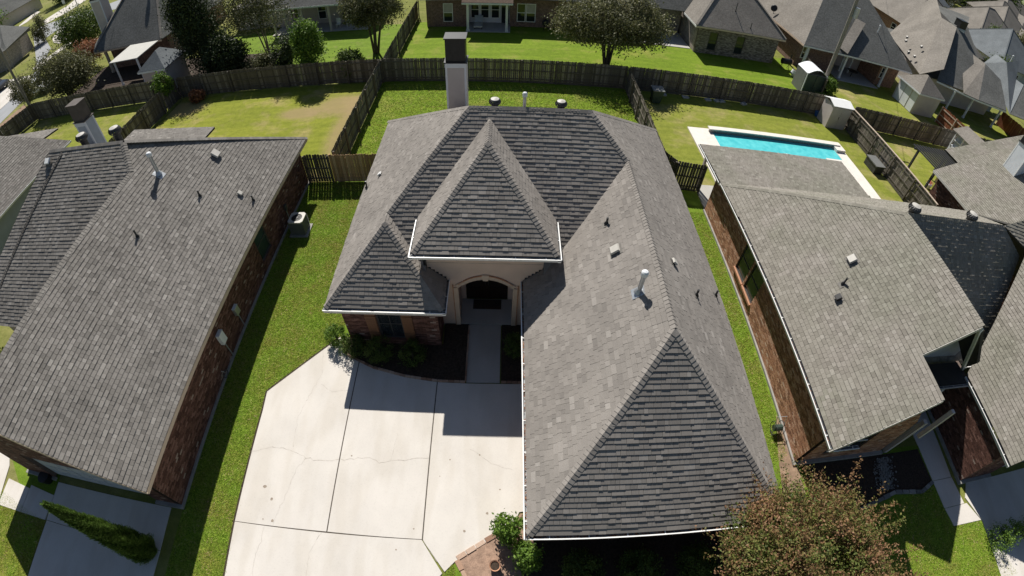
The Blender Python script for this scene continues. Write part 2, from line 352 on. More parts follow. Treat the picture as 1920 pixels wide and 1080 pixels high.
def shingles(parent, pieces, mat, indiv=0, inset=0.0, base=None, seed=0, name='shingles', expo=EXPO, wset=(.13, .18, .24, .32), deckthick=.1):
    """pieces: list of convex 3-D polygons on one plane. Builds the deck slab and every shingle tab."""
    rr = random.Random(seed + 5)
    P0 = pieces[0]; a, b, c = (Vector(P0[0]), Vector(P0[1]), Vector(P0[2]))
    n = (b - a).cross(c - a).normalized()
    if n.z < 0: n = -n
    U = Vector((0, 0, 1)).cross(n).normalized(); V = n.cross(U)
    o = a
    P2 = [ccw([((Vector(p) - o).dot(U), (Vector(p) - o).dot(V)) for p in pc]) for pc in pieces]
    vlo = min(p[1] for pc in P2 for p in pc); vbase = vlo + inset if base is None else base
    if inset:
        big = 1e3; P2 = [q for q in (clip2(pc, [(-big, vlo + inset), (big, vlo + inset), (big, big), (-big, big)]) for pc in P2) if q]
    dk = MB()
    for pc in P2: dk.prism([o + U * u + V * v - n * .004 for u, v in pc], -n * deckthick)
    dk.build('roof_deck', M['deck'], parent)
    ulo = min(p[0] for pc in P2 for p in pc); uhi = max(p[0] for pc in P2 for p in pc); vhi = max(p[1] for pc in P2 for p in pc)
    st = MB(); made = 0
    rows = int((vhi - vbase) / expo) + 1
    rot = Matrix((U, V, n)).transposed().to_euler()
    for r_ in range(rows):
        v0 = vbase + r_ * expo; v1 = v0 + expo
        u = ulo - rr.random() * .3
        while u < uhi:
            w = rr.choice(wset); lift = rr.random() < .36; lv = min(5, max(0, int(rr.gauss(2.7, 1.1)))); h0 = .018 + (.009 if lift else 0)
            quad = [(u, v0), (u + w, v0), (u + w, v1), (u, v1)]
            for pc in P2:
                if inside2(quad, pc):
                    if made < indiv:
                        inst('shingle', tab_mesh(w, lv, lift, mat), o + U * u + V * v0, parent, rot); made += 1; break
                    q = quad; full = True
                else:
                    q = clip2(quad, pc); full = False
                    if not q: continue
                g = .0035; rv = (lv + .5) / 6
                if full: q = [(u + g, v0), (u + w - g, v0), (u + w - g, v1), (u + g, v1)]
                top = [o + U * x + V * y + n * (h0 + (.003 - h0) * (y - v0) / expo) for x, y in q]
                st.poly(top, rv)
                for i in range(len(q)):
                    p1, p2 = q[i], q[(i + 1) % len(q)]
                    if abs(p1[1] - v0) < 1e-5 and abs(p2[1] - v0) < 1e-5 or (full and i in (1, 3)):
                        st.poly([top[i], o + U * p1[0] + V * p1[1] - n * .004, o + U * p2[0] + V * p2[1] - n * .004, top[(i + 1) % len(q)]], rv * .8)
                if full: break
            u += w
    st.build(name, mat, parent, kind='stuff')
    return dict(o=o, U=U, V=V, n=n)
def ridge_caps(parent, p, q, n1, n2, mat, indiv=True, w=.15, step=.135, seed=0):
    """overlapping cap shingles bent over a hip or ridge from the low end p to the high end q; n1, n2: the two slopes' normals"""
    rr = random.Random(seed); p, q = Vector(p), Vector(q); d = (q - p); L = d.length; d.normalize()
    n1, n2 = Vector(n1).normalized(), Vector(n2).normalized()
    s1 = d.cross(n1); s2 = d.cross(n2)
    up = (n1 + n2).normalized()
    m1 = s1 if s1.dot(n2) < 0 else -s1; m2 = s2 if s2.dot(n1) < 0 else -s2
    k = int(L / step); joined = MB(); cache = {}
    def geo(b, base, rv):
        c0 = base + up * .034; c1 = base + d * (step * 1.25) + up * .016
        a0, a1 = c0 + m1 * w, c1 + m1 * w; b0, b1 = c0 + m2 * w, c1 + m2 * w
        b.poly([a0, c0, c1, a1], rv); b.poly([c0, b0, b1, c1], rv * .95)
        dn = up * .022
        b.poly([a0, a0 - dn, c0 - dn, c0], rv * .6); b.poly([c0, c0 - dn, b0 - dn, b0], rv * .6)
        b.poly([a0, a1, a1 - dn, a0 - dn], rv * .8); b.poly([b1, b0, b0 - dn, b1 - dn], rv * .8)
    for i in range(k):
        base = p + d * (i * step); lv = rr.choice((.35, .5, .65, .8))
        if indiv:
            if lv not in cache:
                b = MB(); geo(b, Vector((0, 0, 0)), lv); cache[lv] = b.mesh('ridge_cap', [mat])
            inst('ridge_cap', cache[lv], base, parent)
        else: geo(joined, base, lv)
    if not indiv: joined.build('ridge_caps', mat, parent, kind='stuff')

# ---------------------------------------------------------------- brickwork
BRICK_MESH = {}
def brick_wall(parent, p0, p1, z0, z1, mat, holes=(), indiv=0, top=None, thick=.2, seed=0, bw=.203, bh=.0677, name='wall', out=None, bricks=True):
    """wall from p0 to p1 (2-D), outside on the right-hand side of the direction p0->p1 unless out is given. holes: (s0,s1,z0,z1). top: list of (s,z) for a gable"""
    rr = random.Random(seed + 3)
    a, b = Vector((*p0, 0)), Vector((*p1, 0)); d = (b - a); L = d.length; d.normalize(); nrm = Vector((d.y, -d.x, 0)) if out is None else Vector((*out, 0))
    prof = top or [(L, z1), (0, z1)]
    outline = [(0, z0), (L, z0)] + list(prof)
    def P(s, z, o=0): return a + d * s + nrm * o + Vector((0, 0, z))
    w = MB()
    ss = sorted(set([0, L] + [h[0] for h in holes] + [h[1] for h in holes]))
    if not holes: w.prism([P(s, z, -.012) for s, z in outline], -nrm * thick)
    else:
        for i in range(len(ss) - 1):
            s0, s1 = ss[i], ss[i + 1]; hs = sorted([h for h in holes if h[0] <= s0 + 1e-6 and h[1] >= s1 - 1e-6], key=lambda h: h[2])
            zz = z0
            for h in hs:
                if h[2] > zz: w.prism([P(s0, zz, -.012), P(s1, zz, -.012), P(s1, h[2], -.012), P(s0, h[2], -.012)], -nrm * thick)
                zz = h[3]
            pc = clip2(ccw(outline), [(s0, zz), (s1, zz), (s1, 99), (s0, 99)])
            if pc: w.prism([P(s, z, -.012) for s, z in pc], -nrm * thick)
    wall = w.build(name, M['mortar'], parent)
    if not bricks: return wall
    cl = ccw(outline); made = 0; st = MB(); j = .01
    row = 0; z = z0; zmax = max(p[1] for p in outline)
    rotz = math.atan2(d.y, d.x)
    flip = nrm.dot(Vector((d.y, -d.x, 0))) < 0
    levels = [.1, .2, .3, .4, .5, .6, .72, .86]
    while z < zmax - .02:
        s = -(bw + j) / 2 if row % 2 else 0
        while s < L:
            s0, s1 = max(s, 0), min(s + bw, L); zt = z + bh; s += bw + j
            if s1 - s0 < .03: continue
            if any(h[0] < s1 - .01 and h[1] > s0 + .01 and h[2] < zt - .01 and h[3] > z + .01 for h in holes):
                # trim against the opening
                cut = False
                for h in holes:
                    if h[2] < zt - .01 and h[3] > z + .01:
                        if h[0] > s0 + .04 and h[0] < s1: s1 = h[0] - .004; cut = True
                        elif h[1] < s1 - .04 and h[1] > s0: s0 = h[1] + .004; cut = True
                if not cut: continue
            if zt > zmax: zt = zmax
            q = [(s0, z), (s1, z), (s1, zt), (s0, zt)]
            lv = rr.choice(levels) if rr.random() < .975 else 1.0
            full = inside2(q, cl)
            if full and made < indiv and abs(s1 - s0 - bw) < 1e-4 and abs(zt - z - bh) < 1e-4 and not flip:
                key = (lv, mat.name)
                if key not in BRICK_MESH:
                    bb = MB(); bb.box((0, -.0, 0), (bw, .012, bh), lv); bb2 = MB()
                    bb2.box((0, 0, 0), (bw, .012, bh), lv); BRICK_MESH[key] = bb2.mesh('brick', [mat])
                inst('brick', BRICK_MESH[key], P(s0, z, 0), parent, (0, 0, rotz)); made += 1
                continue
            if not full:
                q = clip2(q, cl)
                if not q: continue
            F = [P(x, y, 0) for x, y in q]; B_ = [P(x, y, -.012) for x, y in q]
            st.poly(F, lv)
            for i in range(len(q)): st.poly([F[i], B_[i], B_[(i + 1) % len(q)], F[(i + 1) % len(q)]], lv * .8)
        z += bh + j; row += 1
    st.build('bricks', mat, parent, kind='stuff')
    return wall
def wall_plain(parent, p0, p1, z0, z1, mat, thick=.15, name='wall', top=None, holes=()):
    a, b = Vector((*p0, 0)), Vector((*p1, 0)); d = (b - a); L = d.length; d.normalize(); nrm = Vector((d.y, -d.x, 0))
    outline = [(0, z0), (L, z0)] + list(top or [(L, z1), (0, z1)])
    w = MB(); P = lambda s, z: a + d * s + Vector((0, 0, z))
    ss = sorted(set([0, L] + [h[0] for h in holes] + [h[1] for h in holes]))
    for i in range(len(ss) - 1):
        s0, s1 = ss[i], ss[i + 1]; hs = sorted([h for h in holes if h[0] <= s0 + 1e-6 and h[1] >= s1 - 1e-6], key=lambda h: h[2]); zz = z0
        for h in hs:
            if h[2] > zz: w.prism([P(s0, zz), P(s1, zz), P(s1, h[2]), P(s0, h[2])], -nrm * thick)
            zz = h[3]
        pc = clip2(ccw(outline), [(s0, zz), (s1, zz), (s1, 99), (s0, 99)])
        if pc: w.prism([P(s, z) for s, z in pc], -nrm * thick)
    return w.build(name, mat, parent)
def window(parent, p0, d, nrm, w, z0, z1, frame='white', glass='glass', mull=1, rows=2, depth=.06, blind=False):
    """p0: 2-D lower-left corner of the opening on the wall face; d: direction along the wall; nrm: outward"""
    a = Vector((*p0, 0)); d = Vector((*d, 0)); n = Vector((*nrm, 0)); P = lambda s, z, o: a + d * s + n * o + Vector((0, 0, z))
    f = MB(); t = .05
    def bar(s0, s1, za, zb, o0, o1):
        f._hex([tuple(P(s0, za, o0)), tuple(P(s1, za, o0)), tuple(P(s1, za, o1)), tuple(P(s0, za, o1)), tuple(P(s0, zb, o0)), tuple(P(s1, zb, o0)), tuple(P(s1, zb, o1)), tuple(P(s0, zb, o1))])
    o0, o1 = -depth - .03, -depth + .02
    bar(0, w, z0, z0 + t, o0, o1); bar(0, w, z1 - t, z1, o0, o1); bar(0, t, z0 + t, z1 - t, o0, o1); bar(w - t, w, z0 + t, z1 - t, o0, o1)
    for k in range(1, rows): zc = z0 + (z1 - z0) * k / rows; bar(t, w - t, zc - .02, zc + .02, o0, o1 - .005)
    for k in range(1, mull): sc = w * k / mull; bar(sc - .015, sc + .015, z0 + t, z1 - t, o0, o1 - .01)
    fo = f.build('window', M[frame], parent)
    for k in range(rows):
        g = MB(); za = z0 + t + (z1 - z0 - 2 * t) * k / rows; zb = z0 + t + (z1 - z0 - 2 * t) * (k + 1) / rows
        g.prism([P(t, za, -depth - .02), P(w - t, za, -depth - .02), P(w - t, zb, -depth - .02), P(t, zb, -depth - .02)], n * .008)
        g.build('pane', M['blind'] if (blind and k == rows - 1) else M[glass], fo)
    return fo
def gutter(parent, p, q, out, name='gutter', step=.95, w=.12, h=.11, mat='white', debris=False):
    """open gutter hung along an eave from p to q; out = 2-D unit vector pointing away from the roof"""
    p, q = Vector(p), Vector(q); o = Vector((*out, 0)); d = (q - p).normalized(); t = .012
    prof = [(0, 0), (0, -h), (w * .8, -h), (w, -h * .35), (w, 0), (w + .012, .004), (w + .012, .02), (w - .022, .02), (w - .022, -.004), (w - t, -.004), (w - t, -h * .35), (w * .8 - t, -h + t), (t, -h + t), (t, 0)]
    g = MB(); A = [p + o * x + Vector((0, 0, z)) for x, z in prof]; B = [q + o * x + Vector((0, 0, z)) for x, z in prof]; n = len(prof)
    for i in range(n):
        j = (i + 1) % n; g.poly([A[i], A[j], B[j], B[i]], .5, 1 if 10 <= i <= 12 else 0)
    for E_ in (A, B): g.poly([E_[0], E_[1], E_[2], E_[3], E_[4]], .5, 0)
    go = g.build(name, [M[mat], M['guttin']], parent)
    L = (q - p).length; k = max(1, int(L / step))
    bm = MB(); bm.box((-.014, 0, -.006), (.014, w, .006)); me = bm.mesh('bracket', [M[mat]])
    ang = math.atan2(o.y, o.x) - math.pi / 2
    for i in range(k):
        c = p + d * (L * (i + .5) / k) + Vector((0, 0, .012)); inst('bracket', me, c, go, (0, 0, ang))
    if debris:
        db = MB(); rr = random.Random(4)
        for i in range(int(L * 30)):
            c = p + d * rr.uniform(0.1, L - .1) + o * rr.uniform(.02, w - .03) + Vector((0, 0, -h + .05 + rr.random() * .03)); r1 = rr.uniform(.01, .03)
            an = rr.random() * 6.28; u = Vector((math.cos(an), math.sin(an), rr.uniform(-.3, .3))) * r1; v = Vector((-math.sin(an), math.cos(an), rr.uniform(-.3, .3))) * r1 * .6
            db.poly([c - u - v, c + u - v, c + u + v, c - u + v], rr.random())
        db.build('leaf_litter', M['leaf_orange'], go, kind='stuff')
    return go
def downspout(parent, pts, mat='white', w=.07, h=.055):
    b = MB()
    for i in range(len(pts) - 1): b.beam(pts[i], pts[i + 1], w, h)
    return b.build('downspout', M[mat], parent)
# ================================================================ GROUND
def sheet(name, pts, z, mat, kind='structure', parent=None):
    b = MB(); b.poly([(x, y, z) for x, y in pts]); return b.build(name, M[mat], parent, kind=kind)
def slab(pts, z1, b=None, th=.12, rv=.5):
    b = b or MB(); b.prism([(x, y, z1 - th) for x, y in pts], (0, 0, th), rv); return b
gb = MB(); gb.poly([(-2500, -400, -.02), (2500, -400, -.02), (2500, 3500, -.02), (-2500, 3500, -.02)]); gb.build('ground', M['lawn_far'], kind='structure')

# lawns, each yard its own turf
sheet('front_lawn', [(-10.85, -6), (-7.6, -6), (-8.60, 1.0), (-8.72, 2.9), (-8.84, 7.9), (-6.4, 10.7), (-5.9, 10.5), (-5.9, 20.9), (-10.85, 20.9)], .0, 'lawn')
sheet('side_lawn', [(7.85, 1.5), (10.6, 1.5), (10.75, 5.2), (10.88, 5.2), (10.88, 21.0), (7.85, 22.1)], .0, 'lawn')
sheet('back_lawn', [(-9.2, 20.9), (8.85, 21.9), (8.95, 33.4), (-9.2, 33.6)], .0, 'lawn_bright')
sheet('neighbour_lawn', [(-26.4, 20.8), (-9.25, 20.8), (-9.25, 33.4), (-26.4, 33.2)], .0, 'lawn_patchy')
sheet('pool_lawn', [(8.86, 21.95), (9.36, 21.0), (27.3, 19.0), (27.3, 33), (8.96, 33.2)], .0, 'lawn_dry')
sheet('rear_lawn', [(-8.9, 33.7), (14.5, 33.4), (28, 33.0), (28.5, 45), (-8.9, 47.5)], .0, 'lawn_bright')
sheet('rear_lawn', [(-30, 33.6), (-9.1, 33.7), (-9.1, 47), (-30, 47)], .0, 'lawn')
sheet('dark_ground', [(-44, 33.5), (-19.5, 33.6), (-20.5, 41), (-44, 44)], .006, 'mulch')  # dark-coloured ground sheet behind the left fence
sheet('fence_shade_lawn', [(-44, 20), (-26.6, 20), (-26.6, 33), (-44, 33)], .0, 'lawn_dry')
sheet('patio_lawn', [(28.2, 20), (60, 20), (60, 45), (28.2, 45)], .0, 'lawn_dry')
sheet('neighbour_front_lawn', [(-26, -6), (-16.95, -6), (-16.95, 1.45), (-26, 3.2)], .0, 'lawn_dry')
sheet('garage_side_lawn', [(-18.3, 1.7), (-17.0, 1.6), (-17.1, 3.4), (-18.6, 3.9), (-20.5, 4.2), (-20.3, 3.4)], .002, 'lawn')
sheet('shaded_lawn', [(10.2, -6), (22.1, -6), (19.45, 1.6), (17.7, 1.6), (18.1, 5.2), (10.9, 5.4)], .0, 'lawn')

# tufts of real grass on the nearest lawns
def tufts(name, pts, n, hgt=.026, seed=0, w=.014):
    rr = random.Random(seed); xs = [p[0] for p in pts]; ys = [p[1] for p in pts]; b = MB(); cl = ccw(list(pts)); made = 0
    def pin(x, y):
        c = False; j = len(pts) - 1
        for i in range(len(pts)):
            if (pts[i][1] > y) != (pts[j][1] > y) and x < (pts[j][0] - pts[i][0]) * (y - pts[i][1]) / (pts[j][1] - pts[i][1]) + pts[i][0]: c = not c
            j = i
        return c
    while made < n:
        x, y = rr.uniform(min(xs), max(xs)), rr.uniform(min(ys), max(ys))
        if not pin(x, y): continue
        made += 1; rv = min(1, max(0, rr.gauss(.5, .25)))
        for k in range(2):
            an = rr.random() * 6.28; h = hgt * rr.uniform(.6, 1.5); ww = w * rr.uniform(.8, 1.6); lx, ly = rr.gauss(0, .04), rr.gauss(0, .04)
            dx, dy = math.cos(an) * ww, math.sin(an) * ww
            b.poly([(x - dx, y - dy, 0), (x + dx, y + dy, 0), (x + lx, y + ly, h)], rv)
    return b.build(name, M['blades'], kind='stuff')
tufts('grass', [(-10.8, -1), (-8.45, -1), (-8.72, 2.9), (-8.86, 7.9), (-6.4, 10.7), (-6.2, 20.8), (-10.8, 20.8)], 90000, seed=1)
tufts('grass', [(7.9, 4), (10.7, 5.5), (10.78, 19), (7.9, 19)], 30000, seed=2)
tufts('grass', [(-22, -1), (-17.0, -1), (-17.0, 1.4), (-22, 2.4)], 16000, seed=3)
tufts('grass', [(10.9, -1), (20.6, -1), (19.4, 1.55), (17.6, 1.6), (17.4, 3.4), (12.6, 2.8), (10.9, 3)], 26000, seed=4)
tufts('grass', [(-9.1, 21), (9.8, 23), (9.4, 33), (-9.1, 33)], 40000, .03, 5, .025)
tufts('grass', [(-2.2, 1.0), (-1.3, 2.25), (-1.05, 1.0)], 2500, seed=6)

# driveway: one structure, its slabs are parts
dw = thing('driveway', (-4, 5, 0), None, None); dw['kind'] = 'structure'
ZD = .02
def arc(a, b, sag, n=8):
    out = []
    for i in range(n + 1):
        t = i / n; x = a[0] + (b[0] - a[0]) * t; y = a[1] + (b[1] - a[1]) * t; nx, ny = -(b[1] - a[1]), (b[0] - a[0]); l = math.hypot(nx, ny); s = 4 * sag * t * (1 - t); out.append((x + nx / l * s, y + ny / l * s))
    return out
g = .02
bed = [(-6.42, 10.6), (-6.0, 9.78), (-5.51, 9.55), (-4.81, 9.22), (-3.51, 8.9), (-2.28, 8.74), (-1.22, 8.72)]
slabs = [
    [(-8.72, 2.93), (-8.80, 7.1), (-8.86, 7.92), (-6.42, 10.6), (-6.0, 9.74), (-5.51, 9.50), (-5.41 - g, 9.46), (-5.41 - g, 2.98)],
    [(-5.41 + g, 9.44), (-4.81, 9.18), (-3.51, 8.86), (-2.28 - g, 8.70), (-2.30 - g, 2.98), (-5.41 + g, 2.98)],
    [(-2.28 + g, 8.70), (-1.22, 8.68), (1.12, 8.70), (1.12, 4.0), (.72, 3.95), (.55, 3.55), (-.35, 2.95), (-1.26, 2.32), (-1.55, 2.0), (-2.30 + g, 2.95)],
    [(-8.72, 2.93 - g), (-2.32, 2.98 - g), (-1.62, 1.95), (-2.2, 1.2), (-3.6, -6), (-8.3, -6)],
]
for s_ in slabs: slab(s_, ZD).build('slab', M['concrete'], dw)
jb = MB()
def strip(b, pts, w, z, jit=0, rr=None, rv=.5):
    rr = rr or random.Random(1)
    P = [Vector((x, y, z)) for x, y in pts]
    for i in range(len(P) - 1):
        a, c = P[i], P[i + 1]; d = (c - a).normalized(); s = Vector((-d.y, d.x, 0)) * (w / 2) * (1 + jit * rr.uniform(-1, 1))
        b.poly([a - s, a + s, c + s, c - s], rv)
strip(jb, [(-5.41, 9.45), (-5.41, 2.97)], .05, ZD - .012); strip(jb, [(-2.28, 8.7), (-2.31, 2.97)], .05, ZD - .012); strip(jb, [(-8.7, 2.92), (-2.31, 2.965)], .05, ZD - .012)
jb.build('joint', M['joint'], dw)
jb = MB(); strip(jb, [(-6.43, 10.62), (-8.88, 7.93), (-8.82, 7.1), (-8.74, 2.93), (-8.32, -6)], .07, ZD + .002); jb.build('soil_edge', M['mulch'], dw)
cb = MB(); rr = random.Random(5)
def crack(pts, w=.012):
    out = []
    for i in range(len(pts) - 1):
        a, c = pts[i], pts[i + 1]; n = max(2, int(math.hypot(c[0] - a[0], c[1] - a[1]) / .12))
        for k in range(n): t = k / n; out.append((a[0] + (c[0] - a[0]) * t + rr.gauss(0, .018), a[1] + (c[1] - a[1]) * t + rr.gauss(0, .018)))
    out.append(pts[-1]); strip(cb, out, w, ZD + .0025, .6, rr)
crack([(-8.75, 5.5), (-8.0, 5.72), (-7.3, 5.68), (-6.61, 5.42), (-5.8, 5.38), (-5.43, 5.48)], .014)
crack([(-5.38, 5.48), (-4.23, 5.64), (-4.02, 5.45), (-3.4, 5.6), (-2.76, 5.68), (-2.3, 5.73)], .014)
crack([(-6.61, 5.42), (-6.9, 5.0), (-7.0, 4.3), (-7.25, 3.4), (-7.3, 2.95)], .008)
crack([(-7.0, 9.9), (-6.8, 8.9), (-7.0, 8.1), (-7.3, 7.0), (-7.2, 5.8)], .008); crack([(-6.75, 8.4), (-6.2, 8.1), (-5.6, 8.2)], .008)
crack([(-7.6, 2.9), (-7.7, 1.6), (-7.5, .2)], .009); crack([(-5.6, 2.9), (-5.9, 2.2), (-5.8, .9), (-6.1, -.4)], .009)
crack([(-3.6, 5.5), (-3.5, 6.6)], .007); crack([(-.9, 6.1), (-.2, 5.6), (.5, 5.4)], .008); crack([(-2.31, 2.97), (-1.8, 2.3)], .01)
cb.build('crack', M['crack'], dw)
sb_ = MB()
for x, y, r_ in [(-7.9, 4.25, .07), (-7.55, 3.85, .06), (-7.35, 3.12, .06), (-7.7, 3.13, .03), (-3.1, 2.6, .03), (-1.0, 3.3, .05), (-.3, 3.9, .05), (-1.6, 5.7, .03), (-.6, 5.9, .03), (-5.0, 5.65, .03), (-2.6, 3.3, .03), (-1.9, 5.1, .02), (.1, 4.7, .03)]:
    sb_.poly([(x + math.cos(k * .785) * r_ * rr.uniform(.7, 1.2), y + math.sin(k * .785) * r_ * rr.uniform(.6, 1.1), ZD + .003) for k in range(8)])
sb_.build('stain', M['stain'], dw)
# front walk and porch floor
wk = thing('front_walk', (-.6, 10, 0), None, None); wk['kind'] = 'structure'
slab([(-1.2, 8.72), (.03, 8.74), (.04, 11.38), (-1.21, 11.38)], .03).build('slab', M['concrete_grey'], wk)
# planting bed left of the walk, bed beside the right of the walk
sheet('mulch_bed', [(-6.3, 10.5), (-5.95, 9.8), (-5.5, 9.57), (-4.8, 9.25), (-3.5, 8.93), (-2.28, 8.77), (-1.25, 8.76), (-1.25, 11.4), (-2.2, 11.4), (-2.2, 10.4), (-6.2, 10.6)], .035, 'mulch')
sheet('mulch_bed', [(.08, 8.76), (1.15, 8.76), (1.15, 11.4), (.08, 11.4)], .035, 'mulch')
def edging(pts, name, label, mat, size=.2, wd=.1, z=.05, seed=0, group=None, cat='edging'):
    t = thing(name, (pts[0][0], pts[0][1], 0), label, cat, group); rr = random.Random(seed)
    for i in range(len(pts) - 1):
        a, c = Vector((*pts[i], 0)), Vector((*pts[i + 1], 0)); L = (c - a).length; n = max(1, round(L / size)); d = (c - a) / n
        for k in range(n):
            p = a + d * (k + .04); q = a + d * (k + .96); zz = z + rr.uniform(-.01, .01); b = MB()
            b.beam((p.x, p.y, zz / 2), (q.x, q.y, zz / 2), wd * rr.uniform(.85, 1.15), zz, rr.random()); b.build('stone', M[mat], t)
    return t
edging([(-6.35, 10.55), (-6.0, 9.78), (-5.51, 9.54), (-4.81, 9.22), (-3.51, 8.9), (-2.28, 8.74), (-1.24, 8.73)], 'bed_edging', 'low brown stone edging curving between the driveway and the shaded mulch bed', 'stone_edge', .21, .07, .09, 2)
edging([(-1.23, 8.76), (-1.23, 11.3)], 'bed_edging', 'straight stone edging between the mulch bed and the left side of the front walk', 'stone_edge', .21, .05, .09, 3)
edging([(.08, 8.76), (1.1, 8.74)], 'bed_edging', 'short stone edging of the bed between front walk and garage wing', 'stone_edge', .21, .07, .09, 3)
# front planting bed by the garage corner
sheet('bare_bed', [(-1.15, 2.42), (.5, 3.5), (.75, 3.9), (1.15, 3.9), (1.15, 3.0), (1.2, .6), (-.4, .4), (-1.0, 1.8)], .015, 'soil')
sheet('mulch_bed', [(.7, 3.0), (9.6, 3.0), (9.6, .2), (.9, .3)], .019, 'mulch')
edging([(-1.2, 2.42), (-.35, 3.0), (.5, 3.52)], 'bed_edging', 'pinkish flagstone edging between the driveway and the bare flower bed', 'stone_edge', .4, .14, .045, 5)
edging([(-1.2, 2.38), (-.85, 1.75), (-.55, .9), (-.4, .2)], 'bed_edging', 'pinkish flagstone edging between the lawn corner and the bare flower bed', 'stone_edge', .4, .14, .045, 6)
sheet('lawn_corner', [(-2.3, .4), (-1.9, 1.4), (-1.3, 2.2), (-1.22, 2.32), (-.9, 1.7), (-.6, .8), (-.5, .2)], .005, 'lawn')

# ================================================================ MAIN HOUSE
E = 2.671; XLL, XM, XL, XR = -6.255, -1.852, .728, 8.265; Y0, YF, YM, YR = 2.542, 9.871, 10.30, 22.78
YW = 11.4
h = thing('brick_house', (0, 12, 0), 'taupe shingled house with pyramid entry tower in the centre of the photo', 'house')
SH = M['shingle']
pm = lambda y: E + .824 * (y - YM)
RL, RR = (-1.29, 15.82, 7.22), (3.17, 15.82, 7.22)
P7 = (-4.053, 12.278, 4.69); P7b = (-4.053, 12.75, 4.69); WR = (4.497, 14.39, 6.04); WA = (4.497, 6.957, 6.037)
IN = .11
# wing, street-facing hip (largest in view: its lower tabs are single parts)
fw = shingles(h, [[(XL, Y0, E), (XR, Y0, E), WA]], SH, indiv=300, inset=IN, seed=1, wset=(.12, .16, .2, .26, .33))
kW = .8933
wl = lambda x: E + kW * (x - XL)
fl = shingles(h, [[(XL, Y0, E), WA, (4.497, YW, 6.037), (XL, YW, E)], [(XL + (pm(YW) - E) / kW, YW, pm(YW)), (4.497, YW, 6.037), WR]], SH, inset=IN, seed=2)
kR = kW
fr = shingles(h, [[(XR, Y0, E), (XR, WR[1], E), WR, WA], [(XR, WR[1], E), (XR, YR, E), RR, WR]], SH, inset=IN, seed=3)
# main slope
xv = XL + (pm(YW) - E) / kW
xw = XM - (pm(YW) - E) / .9157
fm = shingles(h, [[(xw, YW, pm(YW)), (xv, YW, pm(YW)), (WR[0], WR[1], pm(WR[1])), RR, RL, (P7b[0], P7b[1], pm(P7b[1]))],
                  [(xw, YW, pm(YW)), (-2.62, YM + (XM + 2.62) * .9157 / .824, pm(YM + (XM + 2.62) * .9157 / .824)), (-2.62, YW, pm(YW))],
                  [(1.47, YW, pm(YW)), (1.47, YM + (1.47 - XL) * kW / .824, pm(YM + (1.47 - XL) * kW / .824)), (xv, YW, pm(YW))]], SH, seed=4)
# left slope, back slope
fL = shingles(h, [[(XLL, YF, E), P7, P7b, (XLL, P7b[1], E)], [(XLL, P7b[1], E), P7b, RL, (XLL, YR, E)]], SH, inset=IN, seed=5)
fb = shingles(h, [[(XLL, YR, E), RL, RR, (XR, YR, E)]], SH, inset=IN, seed=6)
# bedroom bay, street-facing hip and its right slope
fR = shingles(h, [[(XLL, YF, E), (XM, YF, E), P7]], SH, inset=IN, seed=7, wset=(.12, .16, .2, .26, .33))
zs = lambda x: E + .9157 * (XM - x)
fs = shingles(h, [[(XM, YF, E), (XM, YW, E), (xw, YW, zs(xw))], [(XM, YF, E), (xw, YW, zs(xw)), P7b, P7]], SH, inset=IN, seed=8)
# entry tower roof
XTL, XTR, YT, ET = -3.009, 1.946, 10.71, 4.529; TA = (-.531, 13.861, 6.925); TB = (-.531, 15.46, 6.925); yte = YM + (ET - E) / .824
ft = shingles(h, [[(XTL, YT, ET), (XTR, YT, ET), TA]], SH, inset=IN, seed=9, wset=(.12, .16, .2, .26, .33))
ftl = shingles(h, [[(XTL, YT, ET), TA, TB, (XTL, yte, ET)]], SH, inset=IN, seed=10)
ftr = shingles(h, [[(XTR, YT, ET), (XTR, yte, ET), TB, TA]], SH, inset=IN, seed=11)
def lerp(p, q, t): return tuple(a + (b - a) * t for a, b in zip(p, q))
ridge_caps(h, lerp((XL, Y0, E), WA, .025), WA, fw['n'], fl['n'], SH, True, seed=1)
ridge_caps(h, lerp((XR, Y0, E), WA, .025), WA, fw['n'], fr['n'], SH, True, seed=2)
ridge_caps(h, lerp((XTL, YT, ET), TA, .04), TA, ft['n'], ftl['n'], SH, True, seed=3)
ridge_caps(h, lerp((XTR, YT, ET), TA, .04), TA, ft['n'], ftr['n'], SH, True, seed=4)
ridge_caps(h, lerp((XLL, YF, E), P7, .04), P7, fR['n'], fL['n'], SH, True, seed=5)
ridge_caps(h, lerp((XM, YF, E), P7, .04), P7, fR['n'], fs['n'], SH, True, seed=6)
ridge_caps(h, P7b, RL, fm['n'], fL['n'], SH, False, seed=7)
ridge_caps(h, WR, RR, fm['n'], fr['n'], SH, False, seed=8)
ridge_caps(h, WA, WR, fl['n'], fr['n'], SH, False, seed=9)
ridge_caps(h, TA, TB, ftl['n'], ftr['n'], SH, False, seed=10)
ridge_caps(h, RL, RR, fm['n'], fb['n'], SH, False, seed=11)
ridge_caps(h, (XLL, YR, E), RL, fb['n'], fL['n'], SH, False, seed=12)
ridge_caps(h, (XR, YR, E), RR, fb['n'], fr['n'], SH, False, seed=13)
